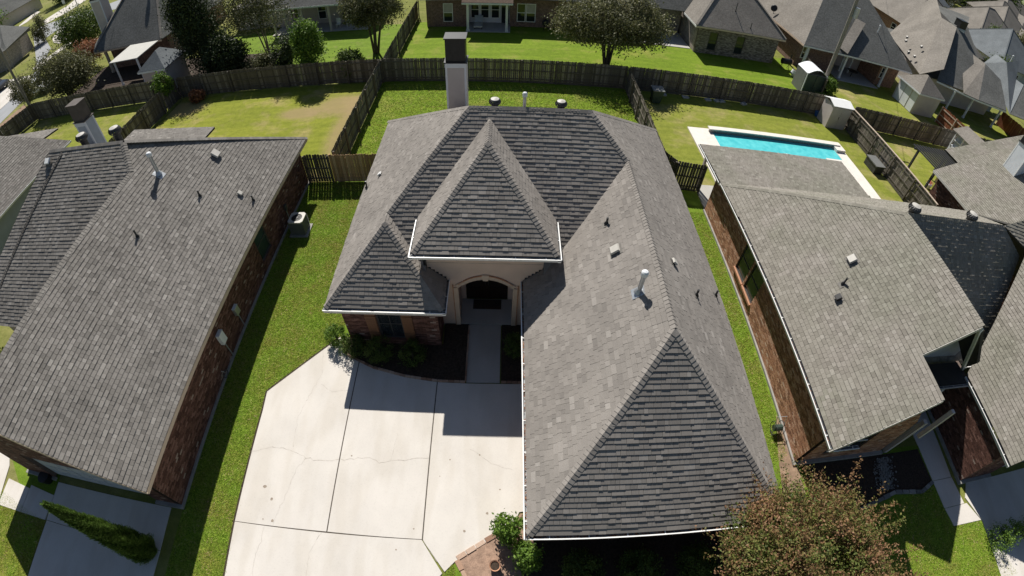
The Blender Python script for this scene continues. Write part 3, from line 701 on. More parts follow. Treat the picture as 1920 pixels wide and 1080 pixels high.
# walls
BR = M['brick']
sof = MB()
sof.box((XLL + .02, YF + .02, E - .17), (XM - .12, 10.34, E - .14)); sof.box((XLL + .02, 10.34, E - .17), (-5.85, YR - .1, E - .14)); sof.box((7.85, Y0 + .1, E - .17), (XR - .1, YR, E - .14))
sof.box((XL + .12, Y0 + .1, E - .17), (7.85, 3.0, E - .14)); sof.box((XL + .12, 3.0, E - .17), (1.15, YW, E - .14)); sof.box((-2.256, 10.34, E - .17), (XM - .12, YW, E - .14))
sof.box((XTL + .1, YT + .1, ET - .17), (XTR - .1, YW, ET - .14)); sof.box((XTL + .1, YW, ET - .17), (-2.6, 12.4, ET - .14)); sof.box((1.47, YW, ET - .17), (XTR - .1, 12.4, ET - .14))
sof.build('soffit', M['soffit'], h)
ZT = E - .17
hole = (1.30, 2.24, .45, 2.15)
brick_wall(h, (-5.85, 10.34), (-2.256, 10.34), 0, ZT, BR, [hole], indiv=300, seed=1)
window(h, (-5.85 + hole[0], 10.34), (1, 0), (0, -1), hole[1] - hole[0], hole[2], hole[3], 'dark_metal', 'glass', 2, 2)
for x in (-4.97, -3.60):
    sb2 = MB(); sb2.box((x, 10.30, .40), (x + .40, 10.337, 2.2))
    for k in range(4): sb2.box((x + .02 + k * .095, 10.288, .44), (x + .10 + k * .095, 10.2998, 2.16))
    sb2.box((x, 10.270, .75), (x + .4, 10.2875, .87)); sb2.box((x, 10.270, 1.75), (x + .4, 10.2875, 1.87)); sb2.build('shutter', M['wood_shutter'], h)
sl_ = MB(); sl_.box((-4.60, 10.26, .36), (-3.56, 10.33, .44)); sl_.build('window_sill', BR, h)
brick_wall(h, (-2.256, 10.355), (-2.256, YW), 0, ZT, BR, seed=2)
brick_wall(h, (-5.85, YR - .45), (-5.85, 10.36), 0, ZT, BR, seed=3, bricks=False)
brick_wall(h, (1.15, YW), (1.15, 3.0), 0, ZT, BR, seed=4)
brick_wall(h, (1.17, 3.0), (7.85, 3.0), 0, ZT, BR, seed=5)
brick_wall(h, (7.85, 3.02), (7.85, YR - .45), 0, ZT, BR, seed=6)
brick_wall(h, (7.83, YR - .45), (-5.83, YR - .45), 0, ZT, BR, seed=7, bricks=False)
# entry tower wall with the arch
ax0, ax1, azs, azc = -1.56, .45, 2.30, 2.78
aw = MB(); N = 14
arcp = []
for i in range(N + 1):
    t = i / N; x = ax0 + (ax1 - ax0) * t; arcp.append((x, azs + (azc - azs) * math.sqrt(max(0, 1 - ((t - .5) * 2) ** 2)) if 0 else azs + (azc - azs) * (1 - ((t - .5) * 2) ** 2)))
Lx, Rx = -2.6, 1.47
aw.prism([(Lx, YW, 0), (ax0, YW, 0), (ax0, YW, azs), (Lx, YW, azs)], (0, .18, 0)); aw.prism([(ax1, YW, 0), (Rx, YW, 0), (Rx, YW, azs), (ax1, YW, azs)], (0, .18, 0))
aw.prism([(Lx, YW, azs), (ax0, YW, azs), (ax0, YW, ET - .14), (Lx, YW, ET - .14)], (0, .18, 0)); aw.prism([(ax1, YW, azs), (Rx, YW, azs), (Rx, YW, ET - .14), (ax1, YW, ET - .14)], (0, .18, 0))
for i in range(N): (xa, za), (xb, zb) = arcp[i], arcp[i + 1]; aw.prism([(xa, YW, za), (xb, YW, zb), (xb, YW, ET - .14), (xa, YW, ET - .14)], (0, .18, 0), cap=True)
aw.box((Lx, YW + .18, 2.4), (Lx + .18, 13.2, ET - .14)); aw.box((Rx - .18, YW + .18, 2.4), (Rx, 13.2, ET - .14))
aw.build('tower_wall', M['stucco'], h)
tr = MB(); tw = .17
def trimseg(x0, z0, x1, z1, w):
    d = Vector((x1 - x0, 0, z1 - z0)).normalized(); nn = Vector((-d.z, 0, d.x))
    a = Vector((x0, YW - .045, z0)) - d * .01; b = Vector((x1, YW - .045, z1)) + d * .01; tr.prism([a, b, b + nn * w, a + nn * w], (0, .043, 0))
for i in range(N): trimseg(arcp[i][0], arcp[i][1], arcp[i + 1][0], arcp[i + 1][1], tw)
tr.box((ax0 - tw, YW - .045, .05), (ax0, YW - .002, azs)); tr.box((ax1, YW - .045, .05), (ax1 + tw, YW - .002, azs))
tr.prism([(-.64, YW - .07, 2.74), (-.46, YW - .07, 2.74), (-.42, YW - .07, 3.02), (-.68, YW - .07, 3.02)], (0, .06, 0))
tr.build('arch_trim', M['trim_tan'], h)
to = MB()
for i in range(N):
    (xa, za), (xb, zb) = arcp[i], arcp[i + 1]; to.beam((xa * 1.0, YW - .03, za + tw + .02), (xb, YW - .03, zb + tw + .02), .05, .035)
to.box((ax0 - tw - .035, YW - .05, .05), (ax0 - tw - .001, YW - .003, azs + .15)); to.box((ax1 + tw + .001, YW - .05, .05), (ax1 + tw + .035, YW - .003, azs + .15))
to.build('arch_moulding', M['brick_tan'], h)
# porch
pf = MB(); pf.box((-2.25, YW + .0, -.1), (1.14, 12.7, .06)); pf.build('porch_floor', M['concrete_grey'], h)
pw = MB(); pw.box((-2.25, 12.71, 0), (-1.42, 12.9, 2.6)); pw.box((.30, 12.71, 0), (1.14, 12.9, 2.6)); pw.box((-1.42, 12.71, 2.2), (.30, 12.9, 2.6)); pw.box((-1.75, YW + .19, 0), (-1.6, 12.7, 2.6)); pw.box((.5, YW + .19, 0), (.65, 12.7, 2.6))
pw.box((-2.3, YW + .19, 2.62), (1.2, 12.9, 2.7)); pw.build('porch_wall', M['stucco'], h)
dr = thing('front_door', (-.56, 12.75, .06), None, None); del dr; 
o_ = bpy.data.objects['front_door']; o_.parent = h; o_.location = Vector((0, 0, 0)); ORG['front_door'] = ORG[h.name]
for x0 in (-1.41, -.555):
    db = MB(); db.box((x0, 12.74, .08), (x0 + .845, 12.79, 2.19))
    for zz in (.25, .9, 1.5):
        db.box((x0 + .1, 12.725, zz), (x0 + .745, 12.7395, zz + .5))
    db.build('door_leaf', M['door'], o_)
hb = MB(); hb.tube([(-.62, 12.70, .95), (-.62, 12.70, 1.25)], .015); hb.tube([(-.5, 12.70, .95), (-.5, 12.70, 1.25)], .015); hb.build('handle', M['dark_metal'], o_)
mt = MB(); mt.box((-1.12, 12.16, .062), (.04, 12.66, .078), rot=.0); mt.box((-.95, 12.24, .0785), (-.13, 12.58, .083))
tag(mt.build('doormat', M['mat']), 'dark brown rectangular doormat on the porch floor in front of the double door', 'doormat')
# gutters
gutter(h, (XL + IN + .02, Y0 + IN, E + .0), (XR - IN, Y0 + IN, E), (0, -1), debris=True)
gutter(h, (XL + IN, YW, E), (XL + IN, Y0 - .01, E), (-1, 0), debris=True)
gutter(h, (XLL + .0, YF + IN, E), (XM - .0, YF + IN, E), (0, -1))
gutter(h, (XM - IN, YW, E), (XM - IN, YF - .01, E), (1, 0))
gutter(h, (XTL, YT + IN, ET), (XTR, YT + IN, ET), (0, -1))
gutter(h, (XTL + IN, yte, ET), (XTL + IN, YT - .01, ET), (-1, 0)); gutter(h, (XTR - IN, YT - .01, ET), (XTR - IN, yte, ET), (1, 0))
downspout(h, [(-2.75, YW - .05, ET - .1), (-2.66, YW - .06, ET - .3), (-2.66, YW - .06, 3.4)], 'black_metal')
fa = MB()
fa.box((XR - .06, Y0 + .1, E - .17), (XR - .035, YR, E - .01)); fa.box((XLL + .035, YF + .1, E - .17), (XLL + .06, YR, E - .01)); fa.box((XLL, YR - .06, E - .17), (XR, YR - .03, E - .01))
fa.build('fascia', M['white'], h)
# step flashing and the dark downspout where the wing roof meets the tower
fs2 = MB()
for k in range(6):
    x = .85 + k * .12; fs2.box((x, YW - .012, wl(x) - .05), (x + .125, YW - .003 - .001 * (k % 2), wl(x) + .12))
fs2.build('step_flashing', M['black_metal'], h); fs2 = MB()
for k in range(5):
    x = -1.95 - k * .13; fs2.box((x - .14, YW - .012, zs(x) - .05), (x, YW - .003 - .001 * (k % 2), zs(x) + .12))
fs2.build('step_flashing', M['black_metal'], h)

# chimney (a tall boxed flue at the back of the house)
def chimney(parent, cx, cy, wx, wy, z0, z1, capz, mat='siding', trim='siding_white', capmat='black_metal', corner=.09):
    c = MB(); c.box((cx - wx / 2, cy - wy / 2, z0), (cx + wx / 2, cy + wy / 2, z1)); co = c.build('chimney', M[mat], parent)
    t = MB(); e = .02
    for sx in (-1, 1):
        for sy in (-1, 1):
            x = cx + sx * (wx / 2 + e / 2); y = cy + sy * (wy / 2 + e / 2)
            t.box((min(x, x - sx * corner), min(y, y - sy * corner), z0), (max(x, x - sx * corner), max(y, y - sy * corner), z1 - .002))
    t.box((cx - wx / 2 - .025, cy - wy / 2 - .025, z1 - .22), (cx + wx / 2 + .025, cy - wy / 2 - .001, z1 - .004)); t.build('corner_board', M[trim], co)
    if capz:
        k = MB(); q = .06
        k.box((cx - wx / 2 - q, cy - wy / 2 - q, z1), (cx + wx / 2 + q, cy + wy / 2 + q, z1 + .05)); k.box((cx - wx / 2 + .02, cy - wy / 2 + .02, z1 + .05), (cx + wx / 2 - .02, cy + wy / 2 - .02, capz))
        k.box((cx - wx / 2 - .03, cy - wy / 2 - .03, capz), (cx + wx / 2 + .03, cy + wy / 2 + .03, capz + .05)); k.build('chimney_cap', M[capmat], co)
    return co
#INSERT
def slope_normal(ax, s):
    """normal of a slope that falls towards ax"""
    return Vector((ax[0] * s, ax[1] * s, 1)).normalized()
chimney(h, -2.25, 21.0, .93, .8, 2.5, 6.88, 8.0, 'siding')

# ---------------------------------------------------------------- roof fittings (things that stand on a roof)
def pipe_vent(name, p, hgt, r, label, cat='vent pipe', group=None, cap='dome', nrm=(0, 0, 1), base=True, mat='galv', rb=.0):
    """metal flue standing on a slope: flashing plate, pipe, cap"""
    t = thing(name, p, label, cat, group); p = Vector(p); n = Vector(nrm).normalized()
    if base:
        u = Vector((0, 0, 1)).cross(n); u = Vector((1, 0, 0)) if u.length < .01 else u.normalized(); v = n.cross(u); s = max(.13, r * 2.6)
        b = MB(); b.prism([p + n * .018 + u * a + v * c for a, c in ((-s, -s * 1.2), (s, -s * 1.2), (s, s * 1.2), (-s, s * 1.2))], n * .006); b.build('flashing_plate', M['galv'], t)
        c = MB(); c.tube([p + n * .01, p + Vector((0, 0, r * 2.2))], [r * 2.1, r * 1.05], 12); c.build('flashing_cone', M['galv'], t)
    b = MB(); b.tube([p - Vector((0, 0, .1)), p + Vector((0, 0, hgt))], r, 12); b.build('pipe', M[mat], t, smooth=False)
    z = p + Vector((0, 0, hgt))
    if cap == 'dome':
        c = MB(); k = r * 1.55
        c.tube([z - Vector((0, 0, .02)), z + Vector((0, 0, .10)), z + Vector((0, 0, .14)), z + Vector((0, 0, .16))], [k, k, k * .7, .01], 14); c.build('cap', M['siding_white'], t)
    return t
def turtle_vent(p, nrm, label, group, s=.17, mat='galv', hgt=.13):
    t = thing('roof_vent', p, label, 'roof vent', group); p = Vector(p); n = Vector(nrm).normalized(); u = Vector((0, 0, 1)).cross(n).normalized(); v = n.cross(u)
    b = MB(); b.prism([p + n * .018 + u * a * s * 1.35 + v * c * s * 1.35 for a, c in ((-1, -1), (1, -1), (1, 1), (-1, 1))], n * .006); b.build('flashing_plate', M['plate'], t)
    b = MB(); q = [p + n * .02 + u * a * s * .7 + v * c * s * .7 for a, c in ((-1, -1), (1, -1), (1, 1), (-1, 1))]; b.prism(q, n * hgt * .6); b.build('throat', M['black_metal'], t)
    b = MB(); lo = [p + n * hgt * .55 + u * a * s + v * c * s for a, c in ((-1, -1), (1, -1), (1, 1), (-1, 1))]; hi = [p + n * hgt + u * a * s * .86 + v * c * s * .86 for a, c in ((-1, -1), (1, -1), (1, 1), (-1, 1))]
    b._hex([tuple(x) for x in lo + hi]); b.build('hood', M[mat], t); return t
def boot(p, nrm, label, group, hgt=.28, mat='dark_metal', lean=(0, 0)):
    t = thing('plumbing_vent', p, label, 'vent pipe', group); p = Vector(p); n = Vector(nrm).normalized(); u = Vector((0, 0, 1)).cross(n).normalized(); v = n.cross(u); s = .13
    b = MB(); b.prism([p + n * .018 + u * a * s + v * c * s * 1.2 for a, c in ((-1, -1), (1, -1), (1, 1), (-1, 1))], n * .006); b.build('flashing_plate', M['plate'], t)
    b = MB(); b.tube([p + n * .01, p + Vector((0, 0, .1))], [.085, .05], 10); b.build('collar', M['black_metal'], t)
    b = MB(); b.tube([p, p + Vector((lean[0], lean[1], hgt))], .038, 10); b.build('pipe', M[mat], t); return t
def turbine(p, label, group, s=1.0):
    t = thing('turbine_vent', p, label, 'turbine vent', group); p = Vector(p)
    b = MB(); b.tube([p - Vector((0, 0, .5)), p + Vector((0, 0, .2 * s))], .16 * s, 14); b.build('neck', M['dark_metal'], t)
    f = MB(); n = 18
    for k in range(n):
        a = 2 * math.pi * k / n; pts = []
        for j in range(6):
            q = j / 5; rr_ = (.17 + .10 * math.sin(math.pi * (q * .85 + .08))) * s; aa = a + q * .5; pts.append(p + Vector((math.cos(aa) * rr_, math.sin(aa) * rr_, (.2 + .27 * q) * s)))
        for j in range(5):
            d = Vector((-math.sin(a), math.cos(a), 0)) * .045 * s; f.poly([pts[j] - d, pts[j] + d, pts[j + 1] + d * .9, pts[j + 1] - d * .9], .5)
    f.build('vanes', M['dark_metal'], t, kind='stuff')
    c = MB(); z = p + Vector((0, 0, .46 * s)); c.tube([z, z + Vector((0, 0, .02)), z + Vector((0, 0, .055))], [.20 * s, .19 * s, .04], 16); c.build('cap', M['ac_top'], t); return t

nW = slope_normal((-1, 0), .8933); nE = slope_normal((1, 0), .8933); nL = slope_normal((-1, 0), .9157)
def onW(px, py): return GP(px, py, (XL, 0, E), (-.8933, 0, 1))
def onE(px, py): return GP(px, py, (XR, 0, E), (.8933, 0, 1))
def onL(px, py): return GP(px, py, (XLL, 0, E), (-.9157, 0, 1))
boot(onW(1137, 420), nW, 'small dark pipe through a plate, farthest back on the garage wing west slope', 'vents on the garage wing', lean=(0, 0))
turtle_vent(onW(1155, 470), nW, 'small box vent on the garage wing west slope below the tower, open side facing down', 'vents on the garage wing', .16, 'ac_top')
pipe_vent('flue_pipe', onW(1197, 548), .74, .068, 'tall round metal flue with a domed cap near the ridge of the garage wing', 'flue', nrm=nW)
turtle_vent(onE(1261, 493), nE, 'small box vent on the east slope just beyond the garage wing ridge', 'vents on the garage wing', .10, 'ac_top')
boot(onE(1305, 555), nE, 'thin dark pipe on the east slope, nearer the ridge of the garage wing', 'vents on the garage wing', .3)
boot(onE(1341, 555), nE, 'thin dark pipe on the east slope, nearer the eave over the side lawn', 'vents on the garage wing', .3)
turtle_vent(onL(714, 328), nL, 'small white box vent high on the left slope of the middle house', 'vents on the left slope', .09, 'white', .12)
boot(onL(688, 352), nL, 'thin dark pipe lower down the left slope near the eave', 'vents on the left slope', .35)
turbine((-.37, 16.15, 6.98), 'left one of the two turbine vents behind the main ridge of the middle house', 'turbine vents behind the main ridge', .82)
turbine((2.07, 16.15, 6.98), 'right one of the two turbine vents behind the main ridge, beside the backyard lawn', 'turbine vents behind the main ridge', .82)
pipe_vent('flue_pipe', (.72, 16.2, 6.95), .55, .06, 'slim flue with a round cap behind the main ridge between two turbine vents', 'flue', base=False)

# ================================================================ LEFT NEIGHBOUR
E1 = 2.67; X1 = -10.47; k1 = .8; XR1 = -14.97; ZR1 = E1 + k1 * (X1 - XR1); YB1 = 21.3; YF1 = 2.8
l1 = thing('brick_house', (-15.5, 10, 0), 'grey shingled house with red brick side wall filling the left of the photo', 'house')
SG = M['shingle_grey']
dk = lambda y: 6.28 + .65 * (y - 13.7)
R1 = (-15.75, 14.86, 7.05); J1 = (XR1, 13.7, ZR1)
fe1 = shingles(l1, [[(X1, YF1, E1), (X1, 13.7, E1), J1, (XR1, YF1, ZR1)], [(X1, 13.7, E1), (X1, YB1, E1), R1, J1]], SG, indiv=300, seed=21, wset=(.14, .17, .2, .24))
fd1 = shingles(l1, [[(-24.0, 8.25, dk(8.25)), (-15.0, 8.25, dk(8.25)), (-14.99, 13.7, 6.28), R1, (-20.35, 14.86, 7.05)]], SG, seed=22, wset=(.14, .17, .2, .24))
fw1 = shingles(l1, [[(XR1, YF1, ZR1), (XR1, 13.6, ZR1), (XR1 - 4.5, 9.0, E1), (XR1 - 4.5, YF1, E1)]], SG, seed=23, wset=(.14, .17, .2, .24))
fb1 = shingles(l1, [[(X1, YB1, E1), (-26, YB1, E1), (-20.35, 14.86, 7.05), R1]], SG, seed=24, wset=(.14, .17, .2, .24))
shingles(l1, [[(-23.75, 23.75, 2.66), (-17.1, 23.1, 2.66), (-17.1, 18.5, 2.85), (-23.75, 18.5, 2.85)]], SG, seed=26)
fh1 = shingles(l1, [[(-24.0, 8.25, dk(8.25)), (-20.35, 14.86, 7.05), (-26, YB1, E1), (-26.5, 8.25, E1)][:3]], SG, seed=25, wset=(.14, .17, .2, .24))
ridge_caps(l1, (XR1, YF1, ZR1), J1, fe1['n'], fw1['n'], SG, True, seed=21)
ridge_caps(l1, J1, R1, fe1['n'], fd1['n'], SG, False, seed=22)
ridge_caps(l1, (-20.35, 14.86, 7.05), R1, fd1['n'], fb1['n'], SG, False, seed=23)
ridge_caps(l1, (-22.9, 8.4, dk(8.4)), (-19.35, 14.7, 6.95), fd1['n'], fd1['n'], SG, False, seed=24)
ridge_caps(l1, (X1, YB1, E1), R1, fe1['n'], fb1['n'], SG, False, seed=25)
fa = MB(); fa.box((X1 - .03, YF1, E1 - .19), (X1 + .005, YB1, E1 - .02))
for s_ in (1,):
    fa.beam((X1, YF1 - .012, E1 - .11), (XR1, YF1 - .012, ZR1 - .11), .02, .17)
fa.build('fascia', M['trim_tan'], l1)
so1 = MB(); so1.box((-10.9, YF1 + .05, E1 - .19), (X1 - .03, YB1 - .1, E1 - .17)); so1.build('soffit', M['soffit'], l1)
wh = [(10.95, 12.05, .65, 2.2)]
brick_wall(l1, (-10.87, 3.15), (-10.87, 20.85), .12, E1 - .19, M['brick'], wh, indiv=300, seed=21)
window(l1, (-10.87, 3.15 + 10.95), (0, 1), (1, 0), 1.1, .65, 2.2, 'dark_metal', 'glass_g', 1, 2)
ws = MB(); ws.box((-10.87, 14.05, .55), (-10.80, 15.25, .64)); ws.build('window_sill', M['brick'], l1)
brick_wall(l1, (-18.9, 3.15), (-10.885, 3.15), .12, E1 - .2, M['brick'], [(1.7, 6.9, 0, 2.2)], seed=22, top=[(8.0, E1 - .2), (7.9, E1 - .15), (4.0, ZR1 - .32), (0, E1 - .15)])
gd = thing('garage_front', (0, 0, 0), None, None); gd.parent = l1; gd.location = -ORG[l1.name]; gd.name = 'garage_door'; ORG['garage_door'] = Vector((0, 0, 0))
for k in range(4):
    b = MB(); b.box((-17.2, 3.30, .06 + k * .535), (-12.0, 3.34, .06 + k * .535 + .52))
    for j in range(8): b.box((-17.1 + j * .64, 3.285, .12 + k * .535), (-17.1 + j * .64 + .54, 3.2995, .12 + k * .535 + .4))
    b.build('door_panel', M['garage_door'], gd)
wall_plain(l1, (-22.3, 8.65), (-18.9, 8.65), .1, 2.4, M['stucco'])
brick_wall(l1, (-18.9, 8.6), (-18.9, 3.2), .12, 2.4, M['brick'], seed=23, bricks=False)
brick_wall(l1, (-10.9, 20.86), (-25.5, 20.86), .12, 2.4, M['brick'], seed=23, bricks=False)
f1 = MB(); f1.box((-10.93, 3.02, -.05), (-10.80, 20.9, .12)); f1.box((-12.0, 3.021, -.05), (-10.9, 3.16, .119)); f1.build('foundation', M['foundation'], l1); f1 = MB(); f1.box((-19.0, 3.02, -.05), (-17.2, 3.16, .12)); f1.build('foundation', M['foundation'], l1)
# roof fittings of the left neighbour
n1 = slope_normal((1, 0), .8)
def on1(px, py): return GP(px, py, (X1, 0, E1), (.8, 0, 1))
pipe_vent('flue_pipe', on1(298, 327), .95, .075, 'tall slim flue with a white cap high on the left neighbour roof', 'flue', nrm=n1)
turtle_vent(on1(403, 291), n1, 'pale box vent high on the left neighbour roof towards the back', 'vents on the left neighbour roof', .2, 'ac_top', .18)
turtle_vent(on1(449, 364), n1, 'small pale box vent between two thin pipes on the left neighbour roof', 'vents on the left neighbour roof', .11, 'ac_top')
boot(on1(375, 368), n1, 'thin dark pipe left of the small box vent on the left neighbour roof', 'vents on the left neighbour roof', .3)
boot(on1(475, 376), n1, 'thin dark pipe right of the small box vent on the left neighbour roof', 'vents on the left neighbour roof', .3)
boot(on1(258, 444), n1, 'thin dark pipe closest to the street on the left neighbour roof', 'vents on the left neighbour roof', .34)
turtle_vent((-20.2, 14.35, 6.78), (0, -.65, 1), 'shiny white hooded vent at the far left end of the dark slope', 'vents on the left neighbour roof', .15, 'white')
turbine(GP(160, 270, (0, 15.6, 0), (0, 1, 0)), 'turbine vent beside the pale chimney at the far left', 'turbine vents behind the left neighbour ridge', 1.1)
turbine(GP(222, 258, (0, 15.6, 0), (0, 1, 0)), 'turbine vent right of the pale chimney on the left neighbour house', 'turbine vents behind the left neighbour ridge', 1.1)
chimney(l1, -21.36, 18.37, .74, .74, 2.5, 6.6, 7.55, 'siding_blue', 'siding_white', 'chimney_brown')
# boxes on the brick side wall
def wallbox(name, y, z, w, hh, d, label, cat, mat='galv', drop=True, x=-10.87):
    t = thing(name, (x, y, z), label, cat)
    b = MB(); b.box((x, y - w / 2, z - hh / 2), (x + d, y + w / 2, z + hh / 2)); b.build('box', M[mat], t)
    b = MB(); b.box((x - .0, y - w / 2 - .01, z + hh / 2), (x + d + .015, y + w / 2 + .01, z + hh / 2 + .015)); b.build('lid', M['siding_white'] if mat != 'dark_metal' else M[mat], t)
    if drop: b = MB(); b.tube([(x + .04, y, z - hh / 2), (x + .04, y, .05)], .025, 8); b.build('conduit', M['galv'], t)
    return t
wallbox('electric_meter_box', 9.4, 1.35, .34, .55, .16, 'white electric meter box with a conduit on the brick side wall', 'meter box', 'siding_white')
wallbox('cable_box', 10.9, 1.15, .3, .4, .14, 'grey cable box on the brick side wall uphill of the meter box', 'cable box', 'galv')
wallbox('disconnect_box', 17.5, 1.0, .2, .3, .1, 'small grey shut-off box on the brick wall above the air conditioner', 'shut-off box', 'dark_metal')
t = thing('hose_tap', (-10.80, 8.4, .35), 'small brass hose tap with a coiled hose low on the brick side wall', 'hose tap')
b = MB(); b.tube([(-10.86, 8.4, .45), (-10.75, 8.4, .45), (-10.72, 8.4, .38)], .02, 8); b.build('tap', M['ac_top'], t)
b = MB(); b.tube([(-10.72 + .02 * math.sin(k), 8.4 + .17 * math.cos(k * .7), .3 + .15 * math.sin(k * .7)) for k in range(20)], .012, 6); b.build('hose', M['dark_metal'], t)
# air conditioner
def aircon(x, y, s, hh, label, pad=True):
    t = thing('air_conditioner', (x, y, 0), label, 'air conditioner'); a = s / 2
    if pad: b = MB(); b.box((x - a - .12, y - a - .12, 0), (x + a + .12, y + a + .12, .07)); b.build('pad', M['foundation'], t)
    b = MB(); b.box((x - a, y - a, .07), (x + a, y + a, hh - .05)); b.build('body', M['ac_grey'], t)
    f = MB()
    for k in range(18):
        z = .14 + k * (hh - .26) / 18
        f.box((x - a - .012, y - a - .012, z), (x + a + .012, y - a - .001, z + .015)); f.box((x + a + .001, y - a - .012, z), (x + a + .012, y + a + .012, z + .015)); f.box((x - a - .012, y - a, z), (x - a - .001, y + a + .012, z + .015))
    f.build('louvres', M['ac_grey'], t, kind='stuff')
    r0, r1, n = a * .76, a * 1.06, 20; tp = MB()
    def sq(an, r):
        c, s2 = math.cos(an), math.sin(an); k = min(r * 1.0 / max(abs(c), abs(s2), .01), r * 1.32); return (x + c * k, y + s2 * k)
    for k in range(n):
        a0, a1 = 2 * math.pi * k / n, 2 * math.pi * (k + 1) / n
        i0 = (x + math.cos(a0) * r0, y + math.sin(a0) * r0); i1 = (x + math.cos(a1) * r0, y + math.sin(a1) * r0); o0, o1 = sq(a0, r1), sq(a1, r1)
        tp.poly([(*i0, hh), (*o0, hh), (*o1, hh), (*i1, hh)]); tp.poly([(*o0, hh), (*o0, hh - .06), (*o1, hh - .06), (*o1, hh)]); tp.poly([(*i0, hh), (*i1, hh), (*i1, hh - .2), (*i0, hh - .2)])
    tp.build('top_rim', M['ac_top'], t)
    d = MB(); d.poly([(x + math.cos(2 * math.pi * k / n) * r0, y + math.sin(2 * math.pi * k / n) * r0, hh - .03) for k in range(n)]); d.build('fan_well', M['black_metal'], t)
    fn = MB(); fn.tube([(x, y, hh - .028), (x, y, hh - .0)], r0 * .28, 12)
    for k in range(12): an = k * math.pi / 6; fn.beam((x + math.cos(an) * r0 * .28, y + math.sin(an) * r0 * .28, hh - .01), (x + math.cos(an) * r0, y + math.sin(an) * r0, hh - .01), .012, .008)
    fn.build('fan_guard', M['dark_metal'], t); return t
aircon(-10.02, 16.85, .74, .9, 'beige air conditioner with round fan top on the grass beside the brick side wall')
# front of the left neighbour: shaded driveway, walk
d1 = thing('neighbour_driveway', (-14, 0, 0), None, None); d1['kind'] = 'structure'
slab([(-16.85, -6), (-11.3, -6), (-11.3, 1.45), (-16.9, 1.45)], .02).build('slab', M['concrete'], d1)
slab([(-16.92, 1.47), (-11.3, 1.47), (-11.35, 3.0), (-17.05, 3.0)], .02).build('slab', M['concrete'], d1)
w1 = thing('neighbour_walk', (-20, 2.5, 0), None, None); w1['kind'] = 'structure'
xs_ = [-26, -23.2, -21.6, -20.0, -18.5, -17.0]
for i in range(5): slab([(xs_[i] + .01, 1.45), (xs_[i + 1] - .01, 1.45), (xs_[i + 1] - .01, 2.45 if i > 2 else 3.4), (xs_[i] + .01, 2.6 if i > 2 else 3.6)] if i != 2 else [(xs_[i] + .01, 1.45), (xs_[i + 1] - .01, 1.45), (xs_[i + 1] - .3, 3.1), (xs_[i] - .6, 6.0)], .02).build('slab', M['concrete'], w1)

# ================================================================ FAR LEFT HOUSE (only its right-hand slope shows)
l0 = thing('shingled_house', (-36, 16, 0), 'grey shingled house cut off by the left edge, beyond the left neighbour', 'house')
X0 = -29.5; f0 = shingles(l0, [[(X0, 4, 2.7), (X0, 23.4, 2.7), (-34.0, 19.8, 6.3), (-34.0, 4, 6.3)]], SG, seed=31, wset=(.14, .17, .2, .24))
fb0 = shingles(l0, [[(X0, 23.4, 2.7), (-42, 23.4, 2.7), (-40, 19.8, 6.3), (-34.0, 19.8, 6.3)]], SG, seed=32, wset=(.14, .17, .2, .24))
shingles(l0, [[(-41, 23.5, 2.72), (-33.5, 23.5, 2.72), (-33.6, 26.2, 2.35), (-41, 26.4, 2.35)]], SG, seed=33, wset=(.14, .17, .2, .24))
wall_plain(l0, (-30.0, 4), (-30.0, 23), 0, 2.55, M['siding_blue']); wall_plain(l0, (-30.0, 23.0), (-42, 23.0), 0, 2.55, M['siding_blue'])
gutter(l0, (X0 - .02, 4, 2.69), (X0 - .02, 23.4, 2.69), (1, 0), step=3)

# ================================================================ RIGHT NEIGHBOUR
E2_ = 2.67; X2 = 10.55; k2 = .88; XR2 = 15.2; ZR2 = E2_ + k2 * (XR2 - X2)
r1 = thing('brick_house', (17, 11, 0), 'tan shingled house with stepped gable and pool behind, right of the middle house', 'house')
ST = M['shingle_tan']
z2 = lambda x: E2_ + k2 * (x - X2)
fw2 = shingles(r1, [[(X2, 4.55, E2_), (13.5, 4.75, z2(13.5)), (13.5, 6.42, z2(13.5)), (X2, 6.42, E2_)],
                    [(X2, 6.42, E2_), (XR2, 6.42, ZR2), (XR2, 11.7, ZR2), (X2, 11.7, E2_)],
                    [(X2, 11.7, E2_), (XR2, 11.7, ZR2), (X2, 18.1, E2_)]], ST, indiv=300, inset=.1, seed=41, wset=(.14, .17, .2, .24))
dk2 = lambda y: ZR2 + 1.08 * (y - 11.7)
fd2 = shingles(r1, [[(15.2, 7.65, dk2(7.65)), (20.6, 7.65, dk2(7.65)), (22.9, 10.85, dk2(10.85)), (21.5, 11.7, ZR2), (15.2, 11.7, ZR2)]], ST, seed=42, wset=(.14, .17, .2, .24))
XR3 = 18.85; k3 = .9; z3 = lambda x: 2.67 + k3 * (x - XR3)
fr2 = shingles(r1, [[(XR3, 2.85, 2.67), (23.6, 2.85, z3(23.6)), (23.6, 11.4, z3(23.6)), (22.9, 10.75, z3(22.9)), (XR3, 6.85, 2.67)]], ST, inset=.1, seed=43, wset=(.14, .17, .2, .24))
shingles(r1, [[(23.6, 2.85, z3(23.6)), (28.3, 2.85, 2.7), (28.3, 18, 2.7), (23.6, 11.4, z3(23.6))]], ST, seed=44, wset=(.14, .17, .2, .24))
fbk = shingles(r1, [[(X2, 18.1, E2_), (28.3, 18.1, 2.67), (21.5, 11.7, ZR2), (XR2, 11.7, ZR2)]], ST, seed=45, wset=(.14, .17, .2, .24))
shingles(r1, [[(21.5, 11.7, ZR2), (22.9, 10.75, z3(22.9)), (23.6, 11.4, z3(23.6)), (23.0, 12.4, ZR2 - .4)]], ST, seed=47, wset=(.14, .17, .2, .24))
